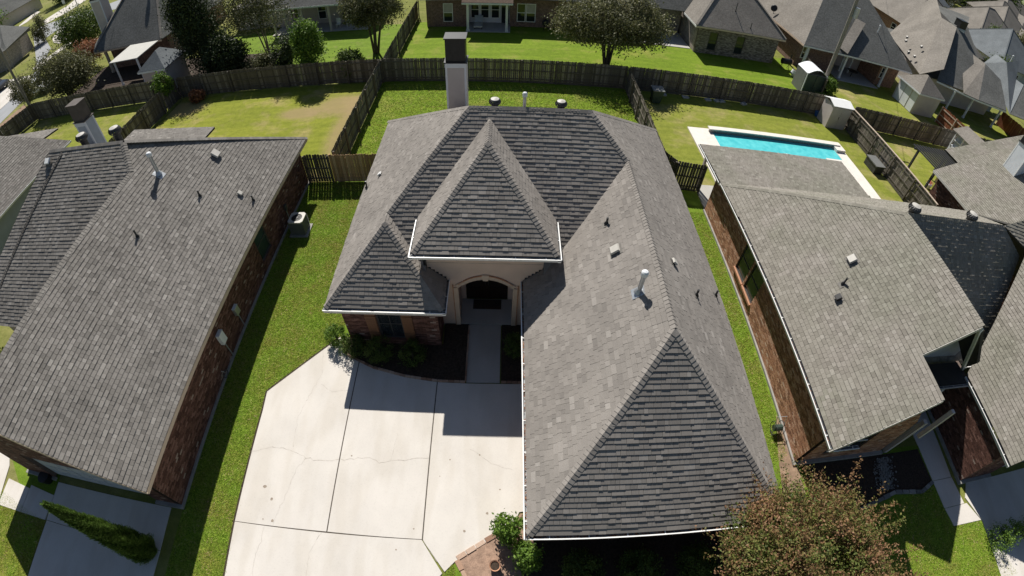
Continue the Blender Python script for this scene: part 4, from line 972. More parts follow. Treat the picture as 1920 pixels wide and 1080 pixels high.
fpt = shingles(r1, [[(10.55, 21.6, 2.66), (19.9, 21.5, 2.66), (19.9, 15.5, 2.76), (10.55, 15.5, 2.76)]], ST, seed=46, wset=(.14, .17, .2, .24))
shingles(r1, [[(XR2, 6.42, ZR2), (XR2, 9.5, ZR2), (19.2, 7.3, 2.7), (17.6, 6.42, ZR2 - 2.1)]], ST, seed=48, wset=(.14, .17, .2, .24))
ridge_caps(r1, (X2, 18.1, E2_), (XR2, 11.7, ZR2), fw2['n'], fbk['n'], ST, True, seed=41)
ridge_caps(r1, (XR2, 11.7, ZR2), (21.5, 11.7, ZR2), fd2['n'], fbk['n'], ST, False, seed=42)
ridge_caps(r1, (XR2, 6.42, ZR2), (XR2, 11.6, ZR2), fw2['n'], (.7, 0, .7), ST, False, seed=43)
gutter(r1, (X2 + .1, 18.1, E2_), (X2 + .1, 4.6, E2_), (-1, 0), debris=True)
gutter(r1, (10.6, 21.65, 2.66), (10.6, 18.15, 2.66), (-1, 0), step=1.2)
gutter(r1, (XR3 + .1, 6.85, 2.67), (XR3 + .1, 2.85, 2.67), (-1, 0), debris=True)
gutter(r1, (X2 + .1, 4.62, E2_), (11.75, 4.62, E2_), (0, -1), step=.4)
gutter(r1, (19.25, 7.4, 2.68), (20.3, 7.4, 2.68), (0, -1), step=.6)
gutter(r1, (16.9, 6.55, 2.62), (18.8, 6.55, 2.62), (0, -1), step=.6, mat='galv')
b = MB(); b.box((16.0, 6.6, 2.5), (18.9, 7.6, 2.6)); b.build('porch_roof', M['deck'], r1)
fa = MB(); fa.beam((X2, 4.535, E2_ - .1), (13.5, 4.735, z2(13.5) - .1), .02, .16); fa.beam((13.5, 6.40, z2(13.5) - .1), (XR2, 6.40, ZR2 - .1), .02, .16); fa.beam((13.5, 4.74, z2(13.5) - .08), (13.5, 6.42, z2(13.5) - .08), .02, .14)
fa.build('fascia', M['soffit'], r1)
so2 = MB(); so2.box((X2 + .1, 5.0, E2_ - .18), (10.83, 18.0, E2_ - .15)); so2.build('soffit', M['soffit'], r1)
wh2 = [(3.55, 4.6, .65, 2.2), (4.75, 5.8, .65, 2.2)]
brick_wall(r1, (10.88, 19.2), (10.88, 5.2), .1, E2_ - .18, M['brick_tan'], [(a + 1.2, b_ + 1.2, c, d) for a, b_, c, d in wh2], indiv=300, seed=41)
for s_ in (3.55, 4.75): window(r1, (10.88, 18.0 - s_), (0, -1), (-1, 0), 1.05, .65, 2.2, 'dark_metal', 'glass_g', 1, 2)
for s_ in (3.5, 4.7): b = MB(); b.box((10.80, 18.0 - s_ - 1.15, .54), (10.88, 18.0 - s_, .64)); b.build('window_sill', M['brick_tan'], r1)
brick_wall(r1, (10.90, 5.2), (15.1, 5.2), .1, E2_ - .18, M['brick_tan'], [(.9, 2.6, .6, 2.1)], seed=42, top=[(4.0, 2.7), (2.38, z2(13.5) - .22), (0, E2_ - .18)])
window(r1, (12.02, 5.2), (1, 0), (0, -1), 1.7, .6, 2.1, 'white', 'glass', 2, 2)
brick_wall(r1, (18.98, 8.2), (18.98, 3.35), .1, 2.5, M['brick'], seed=43)
brick_wall(r1, (19.0, 3.35), (28, 3.35), .1, 2.5, M['brick'], [(2.2, 7.6, 0, 2.2)], seed=44, top=[(9, 2.5), (4.6, 6.3), (0, 2.5)])
gd2 = thing('garage_door', (0, 0, 0), None, None); gd2.parent = r1; gd2.location = -ORG[r1.name]; ORG[gd2.name] = Vector((0, 0, 0))
for k in range(4): b = MB(); b.box((21.2, 3.5, .06 + k * .535), (26.6, 3.54, .06 + k * .535 + .52)); b.build('door_panel', M['garage_door'], gd2)
fd_ = MB(); fd_.box((10.80, 5.06, -.05), (10.94, 19.2, .10)); fd_.box((10.94, 5.06, -.05), (15.2, 5.20, .12)); fd_.build('foundation', M['foundation'], r1); fd_ = MB(); fd_.box((18.88, 3.20, -.05), (19.0, 8.2, .10)); fd_.box((18.9, 3.199, -.05), (21.1, 3.345, .12)); fd_.build('foundation', M['foundation'], r1)
# recessed porch of the right neighbour: pale gable wall with an arch, column, beam
wp = MB(); wp.prism([(15.1, 7.9, 2.62), (18.9, 7.9, 2.62), (18.9, 7.9, 3.4), (16.3, 7.9, 5.6), (15.1, 7.9, 6.0)], (0, .15, 0)); wp.build('gable_wall', M['siding_blue'], r1)
co = MB(); co.prism([(15.35, 7.88, 4.2), (16.0, 7.88, 4.3), (17.3, 7.88, 5.1), (17.3, 7.88, 5.2), (15.9, 7.88, 4.4), (15.35, 7.88, 4.3)], (0, .015, 0)); co.build('gable_trim', M['siding_white'], r1)
rb = MB(); rb.beam((15.25, 6.44, ZR2 - .2), (19.15, 7.3, 2.5), .12, .16); rb.build('rake_board', M['siding_white'], r1)
cb_ = MB(); cb_.box((17.9, 6.7, .05), (18.1, 6.9, 2.5)); cb_.build('porch_column', M['siding_white'], r1)
brick_wall(r1, (20.0, 19.2), (10.9, 19.2), .1, 2.6, M['brick_tan'], seed=46, bricks=False)
b = MB(); b.box((10.94, 19.36, -.05), (20.0, 21.5, .04)); b.build('patio_floor', M['concrete_grey'], r1)
for x_ in (11.0, 15.4, 19.7): b = MB(); b.box((x_ - .07, 21.2, .04), (x_ + .07, 21.34, 2.5)); b.build('patio_post', M['siding'], r1)
# wall east of the gable front, brick return
brick_wall(r1, (15.1, 5.22), (15.1, 9), .1, 2.5, M['brick'], seed=45, bricks=False)
b = MB(); b.box((14.98, 4.7, 2.3), (15.12, 4.85, 4.2)); b.box((15.3, 5.1, .05), (15.48, 5.28, 2.6)); b.build('corner_post', M['siding'], r1)
n2 = slope_normal((-1, 0), k2)
def on2(px, py): return GP(px, py, (X2, 0, E2_), (-k2, 0, 1))
turtle_vent(on2(1598, 488), n2, 'pale box vent, uppermost of three vents on the right neighbour roof', 'vents on the right neighbour roof', .17, 'ac_top', .16)
boot(on2(1580, 533), n2, 'dark pipe between the pale box vent and the dark vent on the right neighbour roof', 'vents on the right neighbour roof', .34, lean=(.02, 0))
turtle_vent(on2(1573, 560), n2, 'dark box vent, lowest of three vents on the right neighbour roof', 'vents on the right neighbour roof', .12, 'black_metal', .18)
turbine((15.7, 11.95, ZR2 - .25), 'turbine vent at the left end of the dark right-hand slope', 'turbine vents on the right neighbour ridge', 1.0)
turbine((19.3, 11.95, ZR2 - .25), 'turbine vent near the right end of the dark right-hand slope ridge', 'turbine vents on the right neighbour ridge', 1.0)
# right neighbour front: walk, edging bed, drive
w2 = thing('neighbour_walk', (18.6, 3, 0), None, None); w2['kind'] = 'structure'
slab([(17.45, 3.6), (18.62, 3.6), (18.8, 8.5), (17.3, 8.5)], .02).build('slab', M['concrete'], w2)
slab([(17.55, 2.4), (18.8, 2.4), (18.63, 3.58), (17.46, 3.58)], .02).build('slab', M['concrete'], w2)
slab([(17.75, 1.62), (19.45, 1.55), (18.95, 2.38), (17.56, 2.38)], .02).build('slab', M['concrete'], w2)
slab([(19.5, -6), (28, -6), (28, 3.2), (19.4, 3.2), (19.0, 2.6), (19.5, 1.5)], .018).build('slab', M['concrete'], w2)
sheet('mulch_bed', [(11.15, 5.05), (17.3, 5.05), (17.4, 3.6), (16.6, 3.3), (15.2, 3.5), (13.8, 3.2), (12.5, 2.9), (11.6, 3.2)], .015, 'mulch')
edging([(12.6, 2.9), (13.8, 3.15), (15.2, 3.45), (16.6, 3.25), (17.4, 3.55)], 'bed_edging', 'curved grey stone edging of the shaded bed before the right neighbour', 'stone_pale', .32, .16, .08, 8)
sheet('dirt_strip', [(9.6, 1.0), (11.05, 1.0), (11.02, 5.05), (10.75, 7.2), (10.3, 5.5)], .01, 'dirt')
sp = MB(); rr = random.Random(9)
for i in range(600):
    x = 15.0 + rr.gauss(0, .22); y = rr.uniform(3.6, 4.9); x += (y - 4.3) * .25; r_ = rr.uniform(.02, .05); z = .03
    sp.poly([(x + math.cos(k * 1.26) * r_, y + math.sin(k * 1.26) * r_, z + rr.random() * .03) for k in range(5)], rr.random())
sp.build('white_pebbles', M['stone_pale'], kind='stuff')
t = thing('hose_reel', (10.5, 6.6, 0), 'metal hose reel cart on the ground against the sunlit orange brick wall', 'hose reel')
b = MB()
for sx in (0, .35): b = MB(); b.tube([(10.25 + sx, 6.5 + .26 * math.cos(k * .52), .32 + .26 * math.sin(k * .52)) for k in range(13)], .014, 6); b.build('wheel', M['dark_metal'], t)
b = MB(); b.tube([(10.25, 6.5, .32), (10.6, 6.5, .32)], .13, 10); b.build('hose', M['plastic_green'], t)
b = MB(); b.tube([(10.22, 6.3, .05), (10.2, 6.7, .85), (10.62, 6.7, .85), (10.62, 6.3, .05)], .014, 6); b.build('frame', M['galv'], t)
#INSERT
# ================================================================ FENCES
def picket_meshes(mat, w, hh, cache={}):
    key = (mat, w, hh)
    if key not in cache:
        out = []; rr = random.Random(len(cache) + 3)
        for k in range(14):
            b = MB(); z = hh * rr.uniform(.985, 1.015); c = .035; t = .016; x0, x1 = -w / 2, w / 2; z0 = rr.uniform(.01, .03); sk = rr.uniform(-.006, .006)
            pr = [(x0, z0), (x1, z0), (x1 + sk, z - c), (x1 - c + sk, z), (x0 + c + sk, z), (x0 + sk, z - c)]
            b.prism([(x, -t / 2, z_) for x, z_ in pr], (0, t, 0), rr.random()); out.append(b.mesh('picket', [M[mat]]))
        cache[key] = out
    return cache[key]
def fence(p0, p1, label, rail=(0, -1), hh=1.83, w=.14, gap=.004, mat='picket', posts=2.44, pmat='post', group='wooden fences', kick=False, cap=None, seed=0, name='wooden_fence', frame=False):
    p0, p1 = Vector((*p0, 0)), Vector((*p1, 0)); d = p1 - p0; L = d.length; d.normalize(); n = Vector((*rail, 0)); n = (n - d * n.dot(d)).normalized()
    t = thing(name, p0, label, 'fence', group); rr = random.Random(seed + 77); ms = picket_meshes(mat, w, hh); ang = math.atan2(d.y, d.x)
    k = min(300, int(L / (w + gap))); st = L / k
    for i in range(k):
        if rr.random() < .001: continue
        p = p0 + d * (st * (i + .5)) + n * rr.uniform(-.004, .004); inst('picket', rr.choice(ms), p, t, (rr.uniform(-.01, .01), rr.uniform(-.003, .003), ang))
    for z in (.3, hh * .52, hh - .25):
        b = MB(); b.beam(p0 + n * .035 + Vector((0, 0, z)), p1 + n * .035 + Vector((0, 0, z)), .035, .085); b.build('rail', M[pmat], t)
    if kick: b = MB(); b.beam(p0 + n * .03 + Vector((0, 0, .08)), p1 + n * .03 + Vector((0, 0, .08)), .03, .16); b.build('kick_board', M[pmat], t)
    if cap: b = MB(); b.beam(p0 + Vector((0, 0, hh + .02)), p1 + Vector((0, 0, hh + .02)), .14, .035); b.build('lit_edge_strip', M[cap], t)
    m = max(1, round(L / posts)); b = MB(); b.box((-.045, -.045, 0), (.045, .045, hh - .03)); me = b.mesh('post', [M[pmat]])
    for i in range(m + 1): inst('post', me, p0 + d * (L * i / m) + n * .098, t, (0, 0, ang))
    return t
fence((-9.2, 33.62), (8.9, 33.42), 'weathered grey picket fence straight behind the chimney, closing the middle backyard', kick=True, seed=1)
fence((-26.6, 33.4), (-9.35, 33.6), 'weathered picket fence behind the dry yard left of the middle lot', seed=2)
fence((-44.5, 33.3), (-26.9, 33.4), 'dark shaded picket fence along the far left yard below the olive tree', seed=3)
fence((9.1, 33.42), (26.6, 32.95), 'grey picket fence behind the swimming pool yard', kick=True, seed=4)
fence((28.2, 31.9), (43.2, 31.2), 'grey picket fence right of the metal shed, running to the right edge', seed=5)
fence((-9.22, 21.2), (-9.22, 33.45), 'shaded picket fence between the dry yard and the middle backyard', rail=(1, 0), cap=None, seed=6)
fence((-9.05, 33.8), (-8.95, 49), 'picket fence between the two rear yards left of the brick rear house', rail=(1, 0), seed=7)
fence((8.97, 33.3), (8.85, 22.0), 'dark picket fence between the middle backyard and the pool yard', rail=(-1, 0), seed=8)
fence((-26.9, 21.0), (-26.9, 33.2), 'weathered picket fence from the far left yard up to the leafy sapling', rail=(1, 0), seed=9)
fence((27.55, 32.7), (27.4, 19.5), 'picket fence with sunlit top edges painted as a pale strip, right side of the pool yard', rail=(-1, 0), cap='post_pale', seed=10, kick=True)  # pale strip along the top is added to paint the sunlit picket tops
fence((-10.78, 20.9), (-9.36, 20.9), 'short dark picket fence between the left brick wall and the brown gate', seed=11)
fence((-9.3, 20.88), (-5.9, 20.88), 'brown newer board gate between the left house and the middle house', mat='picket_warm', pmat='picket_warm', rail=(0, 1), seed=12, name='wooden_gate', group='board gates', hh=1.8)
fence((8.83, 21.97), (9.36, 21.07), 'very dark short fence behind the garage wing at the right side yard', seed=13)
fence((9.38, 21.05), (10.97, 20.86), 'dog-eared picket fence casting striped shadows across the right side yard', seed=14, gap=.014)
fence((-45, 33.6), (-47.5, 20), 'low dark fence along the sidewalk at the far left edge', rail=(1, 0), seed=15, hh=1.7)
fence(G(1770, 200, 1.83)[:2], (43.0, 27.5), 'red cedar fence with pale rails right of the small hip-roofed shed', rail=(-1, 0), mat='picket_red', pmat='post_pale', seed=16)
fence((57.6, 40.5), (58.3, 33.5), 'red cedar fence with plain boards at the right edge', rail=(1, 0), mat='picket_red', pmat='picket_red', seed=17)
fence((43.3, 31.35), (57.5, 31.1), 'dark fence with pale posts at the right edge below the lit grass strip', seed=18)
fence((28.6, 41.5), (28.0, 36.5), 'short worn board fence beside the green shed, under the porch house', rail=(-1, 0), seed=19)
# paving stones along the foot of the pool yard fence
for i, px in enumerate((1243, 1285, 1327, 1344, 1353, 1394)):
    p = G(px, 178 + (px - 1243) * .115, 0); b = MB(); b.box((p[0] - .25, p[1] - .18, 0), (p[0] + .25, p[1] + .18, .09), rot=.1 * i)
    tag(b.build('paving_stone', M['concrete_grey']), ['pale paving stone at the fence foot right beside the green bin', 'second pale paving stone from the green bin along the fence foot', 'third pale paving stone from the green bin along the fence foot', 'fourth pale paving stone from the green bin, in the close pair', 'fifth pale paving stone from the green bin, right one of the close pair', 'pale paving stone farthest from the green bin along the fence foot'][i], 'paving stone', 'paving stones at the fence foot')

# ================================================================ POOL YARD
pool = thing('swimming_pool', (19, 27, 0), 'long turquoise swimming pool with white stone coping in the yard behind the right neighbour', 'pool')
m, n, b_ = _nodes('pool_water'); b_.inputs['Base Color'].default_value = (.06, .42, .46, 1); b_.inputs['Roughness'].default_value = .08
tw_ = tex(n, 2.2, 3); bump(n, b_, tw_.outputs[0], .25, .04); tv = ramp(n, [(.3, (.06, .46, .50)), (.7, (.13, .60, .62))]); n.links.new(tw_.outputs[0], tv.inputs[0]); n.links.new(tv.outputs[0], b_.inputs['Base Color'])
M['water'] = m
b = MB(); b.box((14.1, 24.0, -.6), (24.1, 27.6, .06)); b.build('water', M['water'], pool)
b = MB(); b.box((13.9, 27.6, -.1), (24.5, 27.9, .30)); b.build('raised_wall', M['tile'], pool)
b = MB(); b.box((13.8, 27.56, .30), (24.7, 28.0, .38)); b.box((24.1, 27.0, .11), (24.9, 28.1, .298)); b.build('raised_coping', M['coping'], pool)
b = MB()
b.box((12.4, 21.6, -.05), (14.1, 28.1, .10)); b.box((24.1, 21.4, -.05), (25.0, 27.55, .101)); b.box((14.1, 22.0, -.05), (24.1, 24.0, .102)); b.build('coping', M['coping'], pool)
b = MB(); b.box((18.9, 24.0, -.1), (19.4, 25.9, .09)); b.build('pool_step', M['coping'], pool); b = MB(); b.box((22.6, 24.0, -.1), (24.1, 26.0, .095)); b.build('pool_step', M['coping'], pool)
t = thing('storage_box', (27.0, 25.5, 0), 'low grey storage box with a light lid against the pool yard fence', 'storage box')
b = MB(); b.box((26.35, 24.9, 0), (27.15, 26.3, .62)); b.build('body', M['dark_metal'], t); b = MB(); b.box((26.3, 24.85, .62), (27.2, 26.35, .69)); b.build('lid', M['ac_grey'], t)
t = thing('wheeled_bin', (10.95, 31.6, 0), 'dark green wheeled bin with a crumpled grey top in the fence corner', 'bin')
b = MB(); b._hex([(10.62, 31.3, .05), (11.2, 31.3, .05), (11.2, 31.9, .05), (10.62, 31.9, .05), (10.5, 31.15, 1.05), (11.32, 31.15, 1.05), (11.32, 32.0, 1.05), (10.5, 32.0, 1.05)]); b.build('body', M['plastic_green'], t)
b = MB(); b.prism([(10.47, 31.1, 1.05), (11.35, 31.1, 1.05), (11.35, 32.05, 1.05), (10.47, 32.05, 1.05)], (0, 0, .06)); b.build('lid', M['ac_grey'], t)
b = MB(); b.tube([(10.6, 31.95, .1), (11.22, 31.95, .1)], .1, 10); b.build('wheel', M['rubber'], t)
x, y, _ = G(1531, 217); t = thing('bucket', (x, y, 0), 'blue bucket in the shade of the back fence left of the metal shed', 'bucket')
b = MB(); b.tube([(x, y, 0), (x, y, .4)], [.2, .26], 12); b.build('tub', M['blue_plastic'], t); b = MB(); b.tube([(x - .26, y, .4), (x, y - .1, .62), (x + .26, y, .4)], .012, 5); b.build('handle', M['dark_metal'], t)
x, y, _ = G(1470, 128); t = thing('barrel_smoker', (x, y, 0), 'black barrel smoker at the corner between the pale brick house and the sheds', 'grill')
b = MB(); b.tube([(x - .5, y, .75), (x + .5, y, .75)], .3, 12); b.build('barrel', M['black_metal'], t)
for a_ in (-.4, .4): b = MB(); b.tube([(x + a_, y - .2, 0), (x + a_, y, .5), (x + a_, y + .2, 0)], .025, 6); b.build('leg', M['black_metal'], t)
b = MB(); b.tube([(x + .35, y, 1.0), (x + .35, y, 1.5)], .05, 8); b.build('chimney_pipe', M['black_metal'], t)
x, y, _ = G(1487, 142); t = thing('garden_pot', (x, y, 0), 'pale rounded garden pot beside the arched roof shed', 'flower pot')
b = MB(); b.tube([(x, y, 0), (x, y, .3), (x, y, .6)], [.2, .36, .26], 14); b.build('pot', M['siding_white'], t); b = MB(); b.tube([(x, y, .55), (x, y, .61)], .22, 12); b.build('potting_soil', M['mulch'], t)
# metal shed
t = thing('metal_shed', (26.3, 31.5, 0), 'grey metal shed with double doors and white roof edge in the pool yard corner', 'shed')
b = MB(); b.box((25.3, 30.9, 0), (27.15, 32.4, 1.95)); b.build('walls', M['siding'], t)
for x0, x1 in ((25.36, 26.2), (26.23, 27.08)):
    b = MB(); b.box((x0, 30.86, .05), (x1, 30.898, 1.85)); dd = b.build('door', M['siding'], t)
b = MB(); b.box((26.13, 30.83, .9), (26.16, 30.86, 1.1)); b.build('handle', M['black_metal'], dd)
b = MB(); b.prism([(25.2, 30.78, 1.95), (27.25, 30.78, 1.95), (27.25, 31.7, 2.2), (25.2, 31.7, 2.2)], (0, 0, .04)); b.prism([(25.2, 31.7, 2.2), (27.25, 31.7, 2.2), (27.25, 32.5, 1.95), (25.2, 32.5, 1.95)], (0, 0, .04)); b.build('roof', M['white'], t)
# plastic shed behind the fence
t = thing('plastic_shed', (27.1, 37.8, 0), 'grey green shed with a white arched roof beside the right utility pole', 'shed')
b = MB(); b.box((26.0, 36.95, 0), (28.1, 38.8, 1.9), rot=-.05); b.build('walls', M['ac_grey'], t)
b = MB(); b.box((26.1, 36.9, .05), (27.0, 36.93, 1.85), rot=0); b.box((27.05, 36.85, .05), (27.95, 36.88, 1.85)); b.build('doors', M['plastic_green'], t, kind='stuff')
b = MB(); k = 8
arcp = [(26.0 + 2.1 * i / k, 1.9 + .45 * math.sin(math.pi * i / k)) for i in range(k + 1)]
for i in range(k): (xa, za), (xb, zb) = arcp[i], arcp[i + 1]; b.prism([(xa, 36.85, za), (xb, 36.85, zb), (xb, 38.85, zb), (xa, 38.85, za)], (0, 0, .05))
b.build('roof', M['siding_white'], t)
b = MB()
for x in (25.97, 28.07): b.box((x, 36.86, 0), (x + .08, 36.94, 2.0))
b.build('corner_trim', M['siding_white'], t, kind='stuff')
# hip-roofed garden shed
def shed_hip(x0, x1, y0, y1, z, zr, label, wall, roof, name='garden_shed', oh=.25, door=None):
    t = thing(name, ((x0 + x1) / 2, (y0 + y1) / 2, 0), label, 'shed')
    b = MB(); b.box((x0, y0, 0), (x1, y1, z)); b.build('walls', M[wall], t)
    a = [(x0 - oh, y0 - oh, z), (x1 + oh, y0 - oh, z), (x1 + oh, y1 + oh, z), (x0 - oh, y1 + oh, z)]; m_ = min(x1 - x0, y1 - y0) / 2 + oh; cx, cy = (x0 + x1) / 2, (y0 + y1) / 2
    r0, r1_ = ((cx, y0 - oh + m_, zr), (cx, y1 + oh - m_, zr)) if (y1 - y0) >= (x1 - x0) else ((x0 - oh + m_, cy, zr), (x1 + oh - m_, cy, zr))
    b = MB()
    if (y1 - y0) >= (x1 - x0): fs = [[a[0], a[1], r0], [a[1], a[2], r1_, r0], [a[2], a[3], r1_], [a[3], a[0], r0, r1_]]
    else: fs = [[a[0], a[1], r1_, r0], [a[1], a[2], r1_], [a[2], a[3], r0, r1_], [a[3], a[0], r0]]
    for q in fs: b.prism(q, (0, 0, .05))
    b.build('roof', M[roof], t)
    b = MB(); b.box((x0 - oh, y0 - oh - .02, z - .12), (x1 + oh, y0 - oh, z + .03)); b.box((x0 - oh - .02, y0 - oh, z - .12), (x0 - oh, y1 + oh, z + .03)); b.build('fascia', M['siding_white'], t)
    return t
def far_roof_mat(name, a, b_, s=6):
    m, n, p = _nodes(name); t = tex(n, s, 4, rough=.7); r = ramp(n, [(.3, a), (.7, b_)]); n.links.new(t.outputs[0], r.inputs[0])
    t2 = tex(n, .4, 3); r2 = ramp(n, [(.35, (.86,) * 3), (.65, (1.08,) * 3)]); n.links.new(t2.outputs[0], r2.inputs[0]); out = mix(n, r.outputs[0], r2.outputs[0], 1.0, 'MULTIPLY')
    n.links.new(out, p.inputs['Base Color']); p.inputs['Roughness'].default_value = .95; p.inputs['Specular IOR Level'].default_value = .1; bump(n, p, t.outputs[0], .7, .03); return m
M['far_tan'] = far_roof_mat('far_shingles_tan', (.16, .145, .125), (.26, .24, .215)); M['far_grey'] = far_roof_mat('far_shingles_grey', (.085, .086, .08), (.17, .172, .165))
M['far_blue'] = far_roof_mat('far_shingles_blue', (.12, .135, .145), (.19, .205, .215)); M['far_brown'] = far_roof_mat('far_shingles_brown', (.10, .07, .055), (.17, .13, .10))
t = shed_hip(39.85, 43.0, 37.3, 40.7, 2.3, 3.7, 'white sided garden shed with tan hip roof behind the pool yard fence', 'siding', 'far_tan')
b = MB(); b.box((39.82, 37.4, .05), (39.848, 38.3, 2.2)); b.build('corner_panel', M['siding_white'], t)
for y_ in (38.45, 39.5): b = MB(); b.box((39.81, y_, .08), (39.845, y_ + .95, 2.1)); b.build('door', M['siding_white'], t)
# playhouse with lattice windows
t = thing('lattice_playhouse', (40, 28.5, 0), 'white playhouse with lattice window wall and tan roof at the right edge', 'playhouse')
b = MB(); b.box((38.75, 26.8, 0), (41.2, 30.2, 1.0)); b.build('walls', M['siding_white'], t)
b = MB(); b.box((38.9, 27.0, 1.0), (41.1, 30.0, 2.2)); b.build('interior', M['siding_blue'], t)
b = MB()
for y_ in (26.85, 27.95, 29.05, 30.1): b.box((38.7, y_, 1.0), (38.8, y_ + .1, 2.3))
b.box((38.72, 26.85, 1.55), (38.79, 30.2, 1.65)); b.box((38.7, 26.8, 2.2), (38.82, 30.25, 2.32))
for x_ in (38.75, 39.9, 41.1): b.box((x_, 30.1, 1.0), (x_ + .1, 30.2, 2.3))
b.build('lattice', M['siding_white'], t, kind='stuff')
b = MB(); b.prism([(38.4, 26.5, 2.3), (38.4, 30.5, 2.3), (40.0, 30.5, 2.9), (40.0, 26.5, 2.9)], (0, 0, .05)); b.prism([(40.0, 26.5, 2.9), (40.0, 30.5, 2.9), (41.6, 30.5, 2.3), (41.6, 26.5, 2.3)], (0, 0, .05)); b.build('roof', M['far_tan'], t)
# pergola
t = thing('pergola', (31.3, 24.2, 0), 'dark grey slatted pergola over the narrow lawn between the right houses', 'pergola')
b = MB()
for x_, y_ in ((29.8, 25.3), (29.7, 22.9), (33.0, 25.4)): bb = MB(); bb.box((x_, y_, 0), (x_ + .14, y_ + .14, 2.35)); bb.build('post', M['pergola'], t)
for y_ in (22.8, 25.35): bb = MB(); bb.box((29.4, y_, 2.3), (33.3, y_ + .12, 2.45)); bb.build('beam', M['pergola'], t)
for k in range(13): bb = MB(); x_ = 29.45 + k * .315; bb.box((x_, 22.5, 2.46), (x_ + .06, 25.75, 2.56)); bb.build('slat', M['galv' if 0 else 'pergola'], t)

# ================================================================ FAR RIGHT AND REAR HOUSES
def rough_house(name, loc, label, group=None): return thing(name, loc, label, 'house', group)
def slopes(t, polys, mat, name='roof'):
    for q in polys:
        b = MB(); b.prism([(x, y, z) for x, y, z in q], (0, 0, .06)); b.build(name, M[mat], t)
def walls(t, x0, x1, y0, y1, z, mat, z0=0):
    b = MB(); b.box((x0, y0, z0), (x1, y1, z)); return b.build('walls', M[mat], t)
def brickmat(name, c1, c2, mort=(.30, .27, .24), s=1.0):
    m, n, p = _nodes(name); tc = n.nodes.new('ShaderNodeTexCoord'); mp = n.nodes.new('ShaderNodeMapping'); mp.inputs['Rotation'].default_value = (rad(90), 0, 0); n.links.new(tc.outputs['Object'], mp.inputs[0])
    b = n.nodes.new('ShaderNodeTexBrick'); b.inputs['Color1'].default_value = (*c1, 1); b.inputs['Color2'].default_value = (*c2, 1); b.inputs['Mortar'].default_value = (*mort, 1)
    b.inputs['Scale'].default_value = s; b.inputs['Brick Width'].default_value = .21; b.inputs['Row Height'].default_value = .078; b.inputs['Mortar Size'].default_value = .008
    n.links.new(mp.outputs[0], b.inputs[0]); t = tex(n, 5, 4); r = ramp(n, [(.3, (.6,) * 3), (.7, (1.35,) * 3)]); n.links.new(t.outputs[0], r.inputs[0]); out = mix(n, b.outputs[0], r.outputs[0], 1.0, 'MULTIPLY')
    n.links.new(out, p.inputs['Base Color']); p.inputs['Roughness'].default_value = .9; return m
M['far_brick'] = brickmat('far_red_brick', (.13, .06, .045), (.20, .10, .075)); M['far_brick_pale'] = brickmat('far_pale_brick', (.24, .20, .165), (.36, .31, .26)); M['far_brick_orange'] = brickmat('far_orange_brick', (.25, .12, .07), (.36, .19, .12))
def far_window(t, x0, x1, z0, z1, y, blind=False, axis='y', out=-1, frame='white'):
    fr = MB(); e = .06
    def bx(u0, u1, za, zb, o0, o1):
        if axis == 'y': fr.box((u0, min(y + out * o0, y + out * o1), za), (u1, max(y + out * o0, y + out * o1), zb))
        else: fr.box((min(y + out * o0, y + out * o1), u0, za), (max(y + out * o0, y + out * o1), u1, zb))
    bx(x0, x1, z0, z0 + e, .001, .05); bx(x0, x1, z1 - e, z1, .001, .05); bx(x0, x0 + e, z0 + e, z1 - e, .001, .05); bx(x1 - e, x1, z0 + e, z1 - e, .001, .05); bx(x0 + e, x1 - e, (z0 + z1) / 2 - .03, (z0 + z1) / 2 + .03, .001, .045)
    f = fr.build('window', M[frame], t)
    for k in range(2):
        fr = MB(); za, zb = (z0 + e, (z0 + z1) / 2 - .03) if k == 0 else ((z0 + z1) / 2 + .03, z1 - e); bx(x0 + e, x1 - e, za, zb, .002, .02); fr.build('pane', M['blind' if (blind and k) else 'glass'], f)
    return f
def hiproof(t, x0, x1, y0, y1, E_, k, mat, kx=None, cap=True):
    kx = kx or k
    if (x1 - x0) * kx >= (y1 - y0) * k:
        zr = E_ + k * (y1 - y0) / 2; a = (zr - E_) / kx; ym = (y0 + y1) / 2; r0, r1_ = (x0 + a, ym, zr), (x1 - a, ym, zr)
        P = [[(x0, y0, E_), (x1, y0, E_), r1_, r0], [(x1, y0, E_), (x1, y1, E_), r1_], [(x1, y1, E_), (x0, y1, E_), r0, r1_], [(x0, y1, E_), (x0, y0, E_), r0]]
    else:
        zr = E_ + kx * (x1 - x0) / 2; a = (zr - E_) / k; xm = (x0 + x1) / 2; r0, r1_ = (xm, y0 + a, zr), (xm, y1 - a, zr)
        P = [[(x0, y0, E_), (x1, y0, E_), r0], [(x1, y0, E_), (x1, y1, E_), r1_, r0], [(x1, y1, E_), (x0, y1, E_), r1_], [(x0, y1, E_), (x0, y0, E_), r0, r1_]]
    slopes(t, P, mat)
    if cap:
        b = MB(); up = Vector((0, 0, .075))
        for q in ((x0, y0, E_), (x1, y0, E_), (x0, y1, E_), (x1, y1, E_)):
            r_ = min((r0, r1_), key=lambda s: (Vector(s) - Vector(q)).length); b.beam(Vector(q) + up, Vector(r_) + up, .22, .05)
        b.beam(Vector(r0) + up, Vector(r1_) + up, .22, .05); b.build('ridge_caps', M[mat], t, kind='stuff')
    return r0, r1_
def eaveboard(t, pts, mat='siding_white', hh=.16):
    for i in range(len(pts) - 1): b = MB(); b.beam(Vector(pts[i]) + Vector((0, 0, -.05)), Vector(pts[i + 1]) + Vector((0, 0, -.05)), .05, hh); b.build('fascia', M[mat], t)
